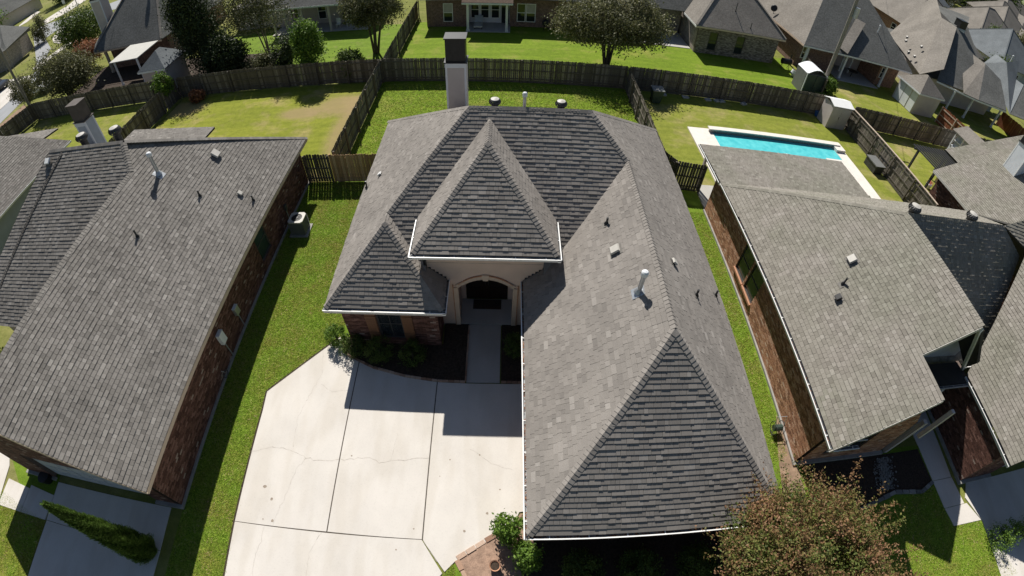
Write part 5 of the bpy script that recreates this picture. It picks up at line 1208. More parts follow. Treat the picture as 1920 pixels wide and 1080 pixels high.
def post(t, x, y, z1, w=.2, mat='siding_white'):
    b = MB(); b.box((x - w / 2, y - w / 2, 0), (x + w / 2, y + w / 2, z1)); b.box((x - w / 2 - .03, y - w / 2 - .03, 0), (x + w / 2 + .03, y + w / 2 + .03, .2)); b.build('column', M[mat], t)

# rear house N straight behind
rN = rough_house('brick_house', (1, 50, 0), 'dark red brick house with a white columned back porch at the top centre')
b = MB(); b.box((-7.6, 46.0, 0), (-3.75, 57, 2.9)); b.box((.25, 46.3, 0), (11.5, 57, 2.9)); b.box((-3.74, 47.4, 0), (.24, 57, 2.9)); b.build('walls', M['far_brick'], rN, kind='stuff')
b = MB(); b.box((-3.73, 47.2, 0), (.23, 47.39, 2.7)); b.build('porch_wall', M['siding_white'], rN)
for x0, x1 in ((-2.55, -1.75), (-1.55, -.75), (-3.5, -2.7)): far_window(rN, x0, x1, .5, 2.2, 47.2)
b = MB(); b.box((-.55, 47.14, .05), (.15, 47.19, 2.1)); b.build('door', M['glass'], rN)
far_window(rN, -6.0, -5.1, .5, 2.3, 46.0, True); far_window(rN, .9, 1.7, .5, 2.3, 46.3); far_window(rN, 1.75, 2.65, .5, 2.3, 46.3, True)
slopes(rN, [[(-4, 47.3, 2.72), (.4, 47.3, 2.72), (.4, 48.5, 2.72), (-4, 48.5, 2.72)]], 'far_brown')
post(rN, -3.6, 44.6, 2.6, .22); post(rN, -.05, 44.6, 2.6, .22); b = MB(); b.box((-3.8, 44.4, -.02), (.3, 47.2, .05)); b.build('porch_floor', M['concrete_grey'], rN)
b = MB(); b.box((-3.85, 44.45, 2.6), (.2, 44.7, 2.8)); b.build('porch_beam', M['siding_white'], rN)
hiproof(rN, -8.1, 12, 45.5, 58, 2.9, .8, 'far_grey'); slopes(rN, [[(-4.1, 44.2, 2.82), (.5, 44.2, 2.82), (.5, 48, 4.6), (-4.1, 48, 4.6)]], 'far_brown'); eaveboard(rN, [(-8.1, 45.5, 2.9), (-4.1, 45.5, 2.9)]); eaveboard(rN, [(-4.1, 44.2, 2.82), (.5, 44.2, 2.82)])
t = thing('patio_lounger', (-2.9, 45.6, 0), 'white cushioned lounger under the rear white columned porch', 'lounger')
b = MB(); b.box((-3.1, 45.0, .25), (-2.3, 46.3, .38)); b.build('seat', M['cover_cloth'], t); b = MB(); b.prism([(-3.1, 46.3, .3), (-2.3, 46.3, .3), (-2.3, 46.7, .9), (-3.1, 46.7, .9)], (0, .08, 0)); b.build('backrest', M['siding_blue'], t)
for x_, y_ in ((-3.05, 45.1), (-2.4, 45.1), (-3.05, 46.2), (-2.4, 46.2)): b = MB(); b.box((x_, y_, 0), (x_ + .06, y_ + .06, .25)); b.build('leg', M['dark_metal'], t)
t = thing('kettle_grill', (3.6, 45.4, 0), 'black covered grill against the brick wall of the rear house', 'grill')
b = MB(); b.tube([(3.6, 45.4, .5), (3.6, 45.4, .6), (3.6, 45.4, .85), (3.6, 45.4, 1.05), (3.6, 45.4, 1.15)], [.2, .33, .36, .25, .05], 12); b.build('bowl', M['black_metal'], t)
for k in range(3): b = MB(); a = k * 2.1; b.tube([(3.6 + .2 * math.cos(a), 45.4 + .2 * math.sin(a), .55), (3.6 + .32 * math.cos(a), 45.4 + .32 * math.sin(a), 0)], .02, 6); b.build('leg', M['black_metal'], t)

# N2: rear-left house with columned patio
n2h = rough_house('shingled_house', (-19, 51, 0), 'grey roofed house with a row of pale patio columns, top left of centre')
walls(n2h, -24.6, -13, 48.6, 56, 2.6, 'siding'); slopes(n2h, [[(-19.5, 52, 6.4), (-13.5, 52, 6.4), (-13.5, 58, 2.7), (-23.3, 58, 2.7)]], 'far_grey'); slopes(n2h, [[(-23.3, 45.8, 2.7), (-13.5, 45.7, 2.7), (-13.5, 52, 6.4), (-19.5, 52, 6.4)], [(-23.3, 45.8, 2.7), (-19.5, 52, 6.4), (-23.3, 58, 2.7)], [(-28, 48.5, 2.5), (-23.4, 48.5, 2.5), (-22, 58, 5), (-28, 58, 5)]], 'far_grey'); eaveboard(n2h, [(-23.3, 45.8, 2.72), (-13.5, 45.7, 2.72)])
for x_ in (-23.0, -21.7, -19.9, -17.1, -14.6): post(n2h, x_, 46.0, 2.6, .2, 'siding')
for x0 in (-22.2, -19.2, -16.3): far_window(n2h, x0, x0 + .9, .5, 2.2, 48.6)
walls(n2h, -29, -24.7, 49.0, 56, 2.4, 'siding'); b = MB(); b.box((-23.4, 45.8, -.02), (-13.4, 48.6, .06)); b.build('porch_floor', M['concrete_grey'], n2h)
for i, (x_, y_) in enumerate(((-16.6, 46.8), (-15.5, 46.9))):
    t = thing('patio_chair', (x_, y_, 0), ['white patio chair nearest the thick column of the rear left patio', 'white patio chair to the right, half behind the tree by the rear left patio'][i], 'chair', 'white patio chairs')
    b = MB(); b.box((x_ - .22, y_ - .22, .40), (x_ + .22, y_ + .22, .45)); b.build('seat', M['white'], t); b = MB(); b.box((x_ - .22, y_ + .2, .45), (x_ + .22, y_ + .24, .95)); b.build('backrest', M['white'], t)
    for a_, c_ in ((-.2, -.2), (.17, -.2), (-.2, .17), (.17, .17)): b = MB(); b.box((x_ + a_, y_ + c_, 0), (x_ + a_ + .03, y_ + c_ + .03, .4)); b.build('leg', M['white'], t)

# NW house with tall chimney and patio cover
nw = rough_house('shingled_house', (-38, 46, 0), 'dark grey hip roofed house with a tall brown chimney, upper left')
walls(nw, -41.2, -33.5, 42.9, 55, 2.6, 'far_brick'); zc = lambda y: 2.7 + .8 * (y - 41.2)
slopes(nw, [[(-41.9, 41.2, 2.7), (-33.0, 41.3, 2.7), (-36.2, 48.0, zc(48.0)), (-38.6, 48.0, zc(48.0))], [(-33.0, 41.3, 2.7), (-31.5, 54, 2.7), (-36.2, 54, zc(48.0)), (-36.2, 48.0, zc(48.0))]], 'far_grey')
slopes(nw, [[(-41.9, 41.2, 2.7), (-38.6, 48.0, zc(48.0)), (-38.6, 54, zc(48.0)), (-46.5, 54, 2.7), (-43.5, 43.5, 2.9)]], 'far_grey'); eaveboard(nw, [(-41.9, 41.2, 2.7), (-33.0, 41.3, 2.7)], 'trim_tan')
cw = MB(); cw.beam((-41.9, 41.25, 2.83), (-38.6, 48, zc(48) + .13), .25, .05); cw.beam((-33.0, 41.35, 2.83), (-36.2, 48, zc(48) + .13), .25, .05); cw.build('ridge_caps', M['far_tan'], nw, kind='stuff')
chimney(nw, -42.3, 45.2, 1.35, 1.3, 2.4, 7.3, 8.2, 'siding', 'siding_white'); post(nw, -41.0, 41.9, 2.6, .25, 'siding')
t = thing('roof_flue', (-36.2, 48.1, 7.6), 'black capped flue casting a long shadow down the dark upper left roof', 'flue')
b = MB(); b.tube([(-36.5, 47.3, 7.0), (-36.5, 47.3, 8.6)], .16, 10); b.build('pipe', M['dark_metal'], t); b = MB(); b.tube([(-36.5, 47.3, 8.55), (-36.5, 47.3, 8.75), (-36.5, 47.3, 8.85)], [.27, .27, .05], 10); b.build('cap', M['black_metal'], t)
t = thing('patio_cover', (-35.3, 39.6, 0), 'pale flat patio cover on posts in front of the dark upper left house', 'patio cover')
q = [G(205, 120, 2.45), G(257, 110, 2.45), G(297, 77, 2.75), G(245, 86, 2.75)]; b = MB(); b.prism(q, (0, 0, .08)); b.build('panel', M['cover_cloth'], t)
for x_, y_ in ((-36.6, 37.9), (-33.8, 37.9)): post(t, x_, y_, 2.45, .14)
shed_hip(-31.0, -28.5, 34.7, 37.9, 2.3, 3.5, 'dark roofed garden shed with pinkish walls behind the long left fence', 'siding', 'far_blue')
b = MB(); b.box((-41, 38.5, -.02), (-33.5, 43, .03)); b.build('patio', M['mulch'], kind='structure')

# Q: pale brick house with two windows, upper right of centre
Q_ = rough_house('pale_brick_house', (22, 47, 0), 'pale brick house with two tall dark windows behind the rear lawn')
sw = G(1304, 49, 2.7); se = G(1457, 76, 2.7); nwq = G(1285, 28, 2.7)
zq = lambda y: 2.7 + .78 * (y - 42.6)
slopes(Q_, [[(17.0, 42.6, 2.7), (26.3, 42.6, 2.7), (21.7, 48.4, zq(48.4))], [(26.3, 42.6, 2.7), (26.3, 56, 2.7), (21.7, 56, zq(48.4)), (21.7, 48.4, zq(48.4))], [(17.0, 42.6, 2.7), (21.7, 48.4, zq(48.4)), (21.7, 52, zq(48.4)), (17.0, 46.5, 2.7)]], 'far_tan')
slopes(Q_, [[(10.5, 46.8, 2.7), (17.2, 46.8, 2.7), (21.5, 51.8, 7.0), (14, 53.5, 7.6), (10.5, 51.5, 6.2)]], 'far_grey')
cw = MB(); cw.beam((17.0, 42.65, 2.83), (21.7, 48.4, zq(48.4) + .13), .22, .06); cw.beam((26.3, 42.65, 2.83), (21.7, 48.4, zq(48.4) + .13), .22, .06); cw.build('ridge_caps', M['far_tan'], Q_, kind='stuff')
brick_wall(Q_, (17.5, 43.1), (25.9, 43.1), 0, 2.6, M['brick_pale'], [(1.2, 2.05, .4, 2.15), (4.0, 4.85, .4, 2.15)], indiv=0, seed=71)
window(Q_, (18.7, 43.1), (1, 0), (0, -1), .85, .4, 2.15, 'dark_metal', 'glass'); window(Q_, (21.5, 43.1), (1, 0), (0, -1), .85, .4, 2.15, 'dark_metal', 'glass')
walls(Q_, 17.5, 25.9, 43.35, 55, 2.6, 'far_brick_pale'); walls(Q_, 11, 17.3, 48.0, 55, 2.6, 'far_brick_pale'); eaveboard(Q_, [(17.0, 42.6, 2.7), (26.3, 42.6, 2.7)], 'trim_tan'); eaveboard(Q_, [(17.0, 42.6, 2.7), (17.0, 46.5, 2.7)], 'white')
far_window(Q_, 13.2, 14.6, .1, 2.2, 48.0, frame='dark_metal'); b = MB(); b.box((11.5, 43.8, -.02), (17.4, 48.0, .05)); b.build('patio_floor', M['concrete_grey'], Q_)
qn = Vector((0, -.78, 1)).normalized()
for i, (px, py, hh, lb) in enumerate(((1379, 18, .9, 'tall black vent pipe high on the grey hip of the pale brick house'), (1407, 50, .6, 'short black vent pipe low on the grey hip of the pale brick house'))):
    boot(GP(px, py + 4, (0, 42.6, 2.7), (0, -.78, 1)), qn, lb, 'vents on the pale brick house', hh)

# P: house with porch and pole in front
P_ = rough_house('porch_house', (36, 50, 0), 'dark grey hip roofed house with a deep shaded porch behind the utility pole')
zp = lambda y: 2.7 + .7 * (y - 42.1)
slopes(P_, [[(28.2, 42.3, 2.7), (41.9, 41.6, 2.7), (38.3, 49.2, 7.7), (33.2, 49.2, 7.7)]], 'far_grey'); slopes(P_, [[(28.2, 42.3, 2.7), (33.2, 49.2, 7.7), (33.2, 62, 7.7), (28.2, 68, 2.7)]], 'far_tan'); slopes(P_, [[(41.9, 41.6, 2.7), (47, 60, 2.7), (38.3, 58, 7.7), (38.3, 49.2, 7.7)]], 'far_grey')  # one roof in two colours: tan paints the sunlit west, grey the shaded south
def onP(px, py, up): return GP(px, py, (28.2, 42.3, 2.7 + up), Vector((13.7, -.7, 0)).cross(Vector((5.0, 6.9, 5.0))))
slopes(P_, [[onP(1589, 102, .45), onP(1623, 45, .45), onP(1605, 35, .08), onP(1574, 90, .08)]], 'far_tan', 'porch_gable')  # tan here too, painting the sunlit side of the gable
slopes(P_, [[(33.2, 49.2, 7.7), (38.3, 49.2, 7.7), (41, 58, 2.7), (30, 58, 2.7)]], 'far_grey')
eaveboard(P_, [(28.2, 42.3, 2.7), (41.9, 41.6, 2.7)]); eaveboard(P_, [(28.2, 42.3, 2.7), (28.2, 62, 2.7)], 'trim_tan')
walls(P_, 28.7, 33.2, 43.8, 60, 2.6, 'far_brick'); walls(P_, 33.3, 38.6, 46.2, 60, 2.6, 'siding'); walls(P_, 38.7, 41.3, 42.9, 60, 2.6, 'far_brick_orange')
far_window(P_, 38.95, 39.6, .9, 2.1, 42.9); far_window(P_, 29.2, 30.0, .9, 2.2, 43.8)
for x_ in (28.9, 33.7, 39.15): post(P_, x_, 42.5, 2.6, .2)
for x_ in (35.0, 36.2): post(P_, x_, 44.6, 2.6, .12)
b = MB(); b.box((33.3, 41.8, -.02), (38.6, 46.2, .06)); b.build('porch_floor', M['concrete_grey'], P_)
t = thing('patio_table', (36, 43.6, 0), 'black metal patio table set in the deep shade of the porch behind the pole', 'table')
b = MB(); b.tube([(36, 43.6, .70), (36, 43.6, .74)], .6, 16); b.build('table_top', M['black_metal'], t); b = MB(); b.tube([(36, 43.6, .06), (36, 43.6, .7)], .05, 8); b.build('leg', M['black_metal'], t)
pn = Vector((0, -.7, 1)).normalized(); tn = Vector((-.9, 0, 1)).normalized()
pipe_vent('flue_pipe', GP(1644, 64, (0, 42.1, 2.7), (0, -.7, 1)), .9, .06, 'slim pale flue on the dark slope of the porch house', 'flue', nrm=pn, base=False, mat='siding_white')
t = thing('satellite_dish', GP(1449, 28, (28.2, 0, 2.7), (-.72, 0, 1)), 'dark satellite dish pair at the tan slope edge of the porch house', 'satellite dish'); p = Vector(t.location)
b = MB(); b.tube([p, p + Vector((0, 0, .7))], .03, 6); b.build('mast', M['dark_metal'], t); b = MB(); c_ = p + Vector((-.15, -.1, .8)); b.tube([c_, c_ + Vector((-.06, -.1, .04))], [.38, .3], 14); b.build('dish', M['black_metal'], t)

# R, S and the rest toward the horizon
Rh = rough_house('shingled_house', (50, 48, 0), 'house with broad tan slope and tall striped chimney at upper right')
zr_ = lambda x: 2.7 + .62 * (x - 43.2)
slopes(Rh, [[(43.2, 41.8, 2.7), (45.5, 41.2, zr_(45.5)), (51.3, 47.6, zr_(51.3)), (51.3, 50.5, zr_(51.3)), (56, 58, zr_(51.3) + 1.6), (48.5, 55.0, 2.9)]], 'far_tan')  # west slopes tan, south slopes below grey: sun and shade put into the colour
slopes(Rh, [[(45.4, 41.2, 2.7), (53.6, 39.6, 2.7), (55.5, 50, 7.9), (51.3, 48.0, 7.7)], [(51.3, 48.0, 7.7), (55.5, 50, 7.9), (64, 58, 8), (56, 58, 8.0)]], 'far_grey')
slopes(Rh, [[(48.2, 39.5, 2.75), (50.0, 38.7, 2.75), (54.0, 43.5, 5.6), (52.8, 47.0, 5.9)]], 'far_tan', 'porch_gable')
slopes(Rh, [[(50.0, 38.7, 2.75), (54.5, 38.0, 2.75), (56, 42, 4.8), (54.0, 43.5, 5.6)]], 'far_grey', 'porch_gable')
slopes(Rh, [[(45.6, 42.3, 2.5), (57, 42.3, 2.5), (57, 60, 2.5), (45.6, 60, 2.5)]], 'far_grey', 'ceiling')
eaveboard(Rh, [(45.4, 41.2, 2.7), (48.2, 39.5, 2.7), (50.0, 38.7, 2.7), (54.5, 38.0, 2.7)]); walls(Rh, 45.6, 57, 42.3, 60, 2.5, 'siding')
for x_, y_ in ((50.3, 39.6), (54.9, 39.0), (47.9, 40.4)): post(Rh, x_, y_, 2.6, .18)
chimney(Rh, 52.8, 48.6, 1.2, 1.1, 3.5, 7.7, 8.6, 'siding_white', 'siding_blue')
for i, (px, py) in enumerate(((1701, 71), (1699, 78), (1728, 89), (1704, 99), (1715, 107))):
    p = GP(px, py, (43.2, 0, 2.7), (-.62, 0, 1)); turtle_vent(p, (-.62, 0, 1), ['uppermost pale vent, upper one of the close pair on the broad tan slope', 'second pale vent, lower one of the close pair on the broad tan slope', 'lone pale vent right of centre on the broad tan slope', 'pale vent left and above the lowest one on the broad tan slope', 'lowest pale vent on the broad tan slope'][i], 'vents on the broad tan slope', .13, 'ac_top', .22)
Sh = rough_house('blue_roofed_house', (66, 50, 0), 'blue grey hip roofed house cut off by the right edge')
slopes(Sh, [[G(1845, 118, 4.6), G(1893, 214, 2.7), G(1919, 160, 5.2), G(1905, 150, 5.0), G(1911, 115, 6.6), G(1887, 117, 6.4), G(1867, 101, 6.0)]], 'far_blue'); walls(Sh, 56.5, 60, 44, 48, 2.5, 'siding_blue')
slopes(Sh, [[G(1893, 214, 2.7), (64, 36, 2.7), (70, 46, 6), G(1919, 160, 5.2)]], 'far_grey')
p = GP(1893, 118, (0, 50, 5.6), (0, 0, 1)); pipe_vent('flue_pipe', p, 1.0, .08, 'white flue near the ridge of the blue grey roof at the right edge', 'flue', base=False, mat='siding_white')
#INSERT
# more houses up to the horizon, each a thing
def block_house(x, y, w, d, ang, roof, wall, label, hgt=2.7, k=.75, win=True):
    t = thing('distant_house', (x, y, 0), label, 'house', 'distant houses'); b = MB(); b.box((x - w / 2 + .5, y - d / 2 + .5, 0), (x + w / 2 - .5, y + d / 2 - .5, hgt)); b.build('walls', M[wall], t)
    hiproof(t, x - w / 2, x + w / 2, y - d / 2, y + d / 2, hgt, k, roof)
    # projecting wing
    x2 = x + w * .18; hiproof(t, x2 - w * .22, x2 + w * .22, y - d / 2 - 3.5, y + d * .1, hgt, k, roof, cap=False); b = MB(); b.box((x2 - w * .22 + .5, y - d / 2 - 3.0, 0), (x2 + w * .22 - .5, y - d / 2 + .5, hgt - .02)); b.build('wing_walls', M[wall], t)
    if win:
        for xx in (x - w * .35, x - w * .15): far_window(t, xx, xx + 1.2, .8, 2.1, y - d / 2 + .5)
        for sx in (-1,):
            for yy in (y - d * .25, y + d * .15): far_window(t, yy, yy + 1.2, .8, 2.1, x + sx * (w / 2 - .5), axis='x', out=sx)
    return t
HL = [(66, 70, 15, 16, 'far_tan', 'far_brick_orange', 'tan roofed house directly beyond the broad tan slope'),
 (84, 66, 14, 14, 'far_blue', 'siding_white', 'blue grey roofed house with white walls right of the striped chimney'),
 (48, 78, 15, 16, 'far_grey', 'far_brick', 'dark grey roofed house on the top edge above the slim flue'),
 (78, 92, 15, 15, 'far_tan', 'siding_white', 'tan roofed house with white gable wall near the top edge'),
 (100, 86, 16, 14, 'far_tan', 'far_brick_pale', 'tan roofed pale house in the second row at upper right'),
 (104, 66, 14, 14, 'far_grey', 'far_brick', 'grey roofed house half behind the right edge trees'),
 (98, 112, 16, 15, 'far_blue', 'siding_blue', 'blue grey roofed house in the third row at upper right'),
 (124, 102, 16, 16, 'far_tan', 'far_brick_orange', 'tan roofed house with orange brick in the third row'),
 (120, 132, 16, 15, 'far_grey', 'siding_white', 'grey roofed white house in the fourth row near the corner'),
 (146, 122, 16, 15, 'far_tan', 'far_brick_pale', 'tan roofed house in the fourth row beside dark trees'),
 (146, 152, 16, 16, 'far_blue', 'siding_white', 'pale blue roofed house in the fifth row near the corner'),
 (172, 142, 17, 15, 'far_tan', 'far_brick', 'tan roofed house in the fifth row at the top right corner'),
 (178, 178, 18, 16, 'far_grey', 'siding_white', 'tiny grey roofed house close to the horizon'),
 (206, 166, 18, 16, 'far_tan', 'far_brick_pale', 'tiny tan roofed house close to the horizon at the corner'),
 (-84, 58, 15, 13, 'far_grey', 'far_brick_pale', 'grey roofed brick house at the left edge beyond the street'),
 (-112, 86, 18, 14, 'far_grey', 'siding', 'grey roofed house at the top left corner across the street')]
for x, y, w_, d_, rf, wl_, lb in HL:
    if x == -84: continue
    block_house(x, y, w_, d_, 0, rf, wl_, lb)
Wh = rough_house('brick_house', (-84, 62, 0), 'grey roofed brick house at the left edge beyond the lit lawn')
a_, b_2 = G(10, 95, 2.7), G(56, 57, 2.7)
slopes(Wh, [[G(-30, 118, 2.7), G(10, 95, 2.7), G(56, 57, 2.7), G(56, 51, 3.4), G(0, 48, 5.2), G(-40, 60, 5.2)]], 'far_grey')
wv = MB(); d_ = Vector((b_2[0] - a_[0], b_2[1] - a_[1], 0)).normalized(); n_ = Vector((-d_.y, d_.x, 0))
A_ = Vector((*a_[:2], 0)) + n_ * .6; B_ = Vector((*b_2[:2], 0)) + n_ * .6
wv.prism([A_, B_, B_ + n_ * 9, A_ + n_ * 9], (0, 0, 2.6)); wv.build('walls', M['far_brick_pale'], Wh)
# ---------------------------------------------------------------- street side (upper left)
def road(name, pts, z, mat): return sheet(name, [G(*p)[:2] for p in pts], z, mat)
road('street', [(-60, 262), (0, 206), (30, 179), (42, 190), (0, 232), (-60, 285)], .004, 'asphalt')
road('street', [(30, 179), (70, 130), (62, 62), (80, 48), (130, 31), (183, 15), (240, -6), (262, -20), (275, -10), (225, 15), (186, 25), (120, 48), (85, 72), (95, 90), (60, 170), (42, 190)], .004, 'asphalt')
road('pavement', [(0, 160), (8, 152), (60, 141), (58, 160), (30, 179), (0, 206)], .03, 'concrete')
road('pavement', [(0, 246), (46, 206), (57, 211), (0, 262)], .03, 'concrete')
road('pavement', [(36, 50), (50, 42), (76, 22), (68, 21), (36, 48)], .03, 'concrete')
road('pavement', [(80, 40), (128, 10), (140, 0), (156, -8), (168, -4), (128, 22), (84, 46)], .03, 'concrete')
road('driveway', [(98, 72), (110, 56), (136, 40), (140, 48), (128, 60), (124, 78), (112, 82), (100, 80)], .03, 'concrete')
road('pavement', [(62, 128), (130, 78), (136, 80), (66, 132)], .03, 'concrete')
road('verge', [(0, 234), (46, 196), (52, 203), (0, 246)], .01, 'dirt')
for i, (px, py, lb, col) in enumerate(((75, 172, 'white car parked under the olive tree', 'car_white'), (-6, 170, 'dark car cut off by the left edge beside the pale pavement', 'car_dark'))):
    x, y, _ = G(px, py); t = thing('parked_car', (x, y, 0), lb, 'car', 'parked cars'); L_ = 4.5; w_ = 1.8
    def C_(pts): return [(x + a, y + c, z) for a, c, z in pts]
    b = MB(); pr = [(-2.2, .35), (2.2, .35), (2.25, .7), (2.1, .85), (1.1, .95), (-1.6, .98), (-2.2, .85)]; b.prism(C_([(a, -w_ / 2, z) for a, z in pr]), (0, w_, 0)); bo = b.build('body', M[col], t)
    b = MB(); b._hex(C_([(-1.6, -.85, .97), (1.1, -.85, .95), (1.1, .85, .95), (-1.6, .85, .97), (-1.0, -.68, 1.42), (.45, -.68, 1.42), (.45, .68, 1.42), (-1.0, .68, 1.42)])); b.build('window_band', M['glass'], t)
    b = MB(); b.box((x - 1.0, y - .68, 1.425), (x + .45, y + .68, 1.46)); b.build('roof', M[col], t)
    for a, c in ((-1.4, -.8), (1.4, -.8), (-1.4, .8), (1.4, .8)): b = MB(); b.tube([(x + a, y + c - .1, .33), (x + a, y + c + .1, .33)], .33, 14); b.build('wheel', M['rubber'], t)
# utility poles, cross arms and cables
def upole(x, y, hh, label, r=.2, lean=(0, 0)):
    t = thing('utility_pole', (x, y, 0), label, 'utility pole'); top = (x + lean[0], y + lean[1], hh)
    b = MB(); b.tube([(x, y, -.2), top], [r, r * .72], 12); b.build('shaft', M['pole'], t)
    b = MB(); b.beam((top[0] - 1.1, top[1] + .1, hh - .6), (top[0] + 1.1, top[1] + .1, hh - .6), .1, .12); b.build('cross_arm', M['pole'], t)
    for a in (-1, -.4, .4, 1): b = MB(); b.tube([(top[0] + a, top[1] + .1, hh - .54), (top[0] + a, top[1] + .1, hh - .36)], .04, 8); b.build('insulator', M['ac_top'], t)
    return top
tp1 = upole(28.19, 37.16, 11.5, 'tall grey wooden utility pole leaning across the porch house roof, upper right')
pl = G(64, 214); tp2 = upole(pl[0], pl[1], 11, 'wooden utility pole by the pavement at the far left', .15)
t = bpy.data.objects['utility_pole']
b = MB(); b.tube([(28.4, 36.9, 7.6), (28.4, 36.9, 8.5)], .22, 12); b.build('transformer', M['galv'], t)
cab = []
def cable(p, q, sag, label, r=.018):
    p, q = Vector(p), Vector(q); b = MB(); b.tube([p.lerp(q, k / 16) - Vector((0, 0, sag * 4 * (k / 16) * (1 - k / 16))) for k in range(17)], r, 5); tag(b.build('cable', M['wire']), label, 'cable', 'overhead cables')
cable(tp2, (-30, 75, 11), 1.0, 'thin overhead cable crossing the dark upper left roof toward the top edge')
cable((tp2[0] - 1, tp2[1], 10.4), (-120, 80, 10), 1.2, 'thin overhead cable from the far left pole over the street')
cable(tp1, (60, 80, 11), 1.0, 'overhead cable running from the right utility pole to the top edge')
cable((tp2[0] + .9, tp2[1] + .2, 9.5), (pl[0] + 1.6, pl[1] - 1.2, .1), 0, 'steel guy cable right of the far left pole, down to the ground', .02)
cable((tp2[0] - .6, tp2[1], 9.0), (pl[0] - .9, pl[1] + .2, .1), 0, 'steel guy cable left of the far left pole, down to the ground', .02)
t = thing('light_mast', (-46.5, 50, 0), 'thin pale mast rising in front of the leafy tree at upper left', 'mast'); q = G(171, 73, 0)
b = MB(); b.tube([(q[0], q[1], 0), (q[0], q[1], 6.5)], .06, 8); b.build('shaft', M['galv'], t); t.location = (0, 0, 0); t.children[0].location = Vector((46.5, -50, 0)) * -1
bpy.data.objects['light_mast'].location = (q[0], q[1], 0); t.children[0].location = Vector((-46.5 - q[0], 50 - q[1], 0))
for i, (px, py, lb) in enumerate(((120, 42, 'dark mailbox post beside the upper left street'),)):
    x, y, _ = G(px, py + 2); t = thing('mailbox', (x, y, 0), lb, 'mailbox'); b = MB(); b.box((x - .06, y - .06, 0), (x + .06, y + .06, 1.0)); b.build('post', M['dark_metal'], t); b = MB(); b.box((x - .15, y - .3, 1.0), (x + .15, y + .3, 1.3)); b.build('box', M['black_metal'], t)
x, y, _ = G(127, 24); t = thing('street_sign', (x, y, 0), 'pale street sign on a thin post by the upper left street', 'sign'); b = MB(); b.tube([(x, y, 0), (x, y, 2.6)], .035, 8); b.build('post', M['galv'], t); b = MB(); b.box((x - .35, y - .02, 1.9), (x + .35, y + .02, 2.6)); b.build('panel', M['siding_white'], t)

# right-hand brick house behind the pergola
H3 = rough_house('brick_house', (34, 19, 0), 'tan shingled brick house at the right edge beside the pergola')
z4 = lambda x: 2.67 + .5 * (x - 28.7)
shingles(H3, [[(28.7, 8, 2.67), (36.5, 8, z4(36.5)), (36.5, 22.3, z4(36.5)), (28.7, 22.3, 2.67)]], ST, seed=51)
shingles(H3, [[(32.7, 22.0, 2.7), (41, 22.0, 5.4), (41, 25.9, 5.4), (32.7, 25.6, 2.7)]], ST, seed=52)
shingles(H3, [[(36.5, 8, z4(36.5)), (44, 8, 2.7), (44, 22.3, 2.7), (36.5, 22.3, z4(36.5))]], ST, seed=53)
b = MB(); b.beam((28.7, 22.31, 2.56), (36.5, 22.31, z4(36.5) - .11), .03, .16); b.box((28.66, 8, 2.5), (28.7, 22.3, 2.66)); b.build('fascia', M['soffit'], H3)
brick_wall(H3, (29.1, 21.9), (29.1, 9), 0, 2.5, M['brick'], seed=51); brick_wall(H3, (36, 21.9), (29.12, 21.9), 0, 2.5, M['brick'], seed=52, bricks=False)
b = MB(); b.box((33.2, 22.2, 0), (41, 25.2, 2.55)); b.build('wing_walls', M['stucco'], H3)
chimney(H3, 33.7, 20.3, 1.3, 1.2, 2.5, 6.9, 7.8, 'siding_white', 'white')
t = thing('garden_ornaments', (30.0, 21.0, 0), 'white and pink flower pot at the brick wall corner under the pergola', 'flower pot'); x, y, _ = G(1738, 352)
t.location = (x, y, 0); ORG[t.name] = Vector((x, y, 0)); t.name = 'flower_pot'; ORG[t.name] = Vector((x, y, 0))
b = MB(); b.tube([(x, y, 0), (x, y, .35)], [.18, .26], 12); b.build('pot', M['siding_white'], t); b = MB(); rr = random.Random(2)
for k in range(80): a, e_ = rr.random() * 6.28, rr.uniform(0, .28); c_ = Vector((x + math.cos(a) * e_, y + math.sin(a) * e_, .35 + rr.random() * .25)); s_ = .04; b.poly([c_ + Vector((s_, 0, 0)), c_ + Vector((0, s_, .02)), c_ + Vector((-s_, 0, 0)), c_ + Vector((0, -s_, .02))], rr.random())
b.build('blossom', M['flower'], t, kind='stuff')

# ================================================================ PLANTS
def foliage(b, rr, cx, cy, cz, rx, ry, rz, n, size, clumps=60, tight=.16, shell=.62, up=.3, aspect=.55, rvc=.5, rvs=.22):
    cl = []
    for _ in range(clumps):
        while True:
            v = Vector((rr.gauss(0, 1), rr.gauss(0, 1), rr.gauss(0, 1)))
            if v.length > .1: break
        v.normalize(); s = rr.uniform(shell, 1.0) if rr.random() < .8 else rr.uniform(.2, shell)
        cl.append((v.x * rx * s, v.y * ry * s, v.z * rz * s, rr.gauss(rvc, rvs), rr.uniform(.7, 1.4), v))
    for i in range(n):
        x, y, z, rv, k, v = cl[i % len(cl)]; t = tight * k
        p = Vector((cx + x + rr.gauss(0, t) * rx, cy + y + rr.gauss(0, t) * ry, cz + z + rr.gauss(0, t) * rz))
        nn = Vector((rr.gauss(0, 1), rr.gauss(0, 1), rr.gauss(0, 1))).normalized() + v * .5 + Vector((0, 0, up)); nn.normalize()
        a = nn.orthogonal().normalized(); ang = rr.random() * 6.28; a = (Matrix.Rotation(ang, 3, nn) @ a); c = nn.cross(a)
        s = size * rr.uniform(.6, 1.35); r_ = min(1, max(0, rv + rr.gauss(0, .16)))
        b.poly([p - a * s, p + c * s * aspect, p + a * s, p - c * s * aspect], r_)
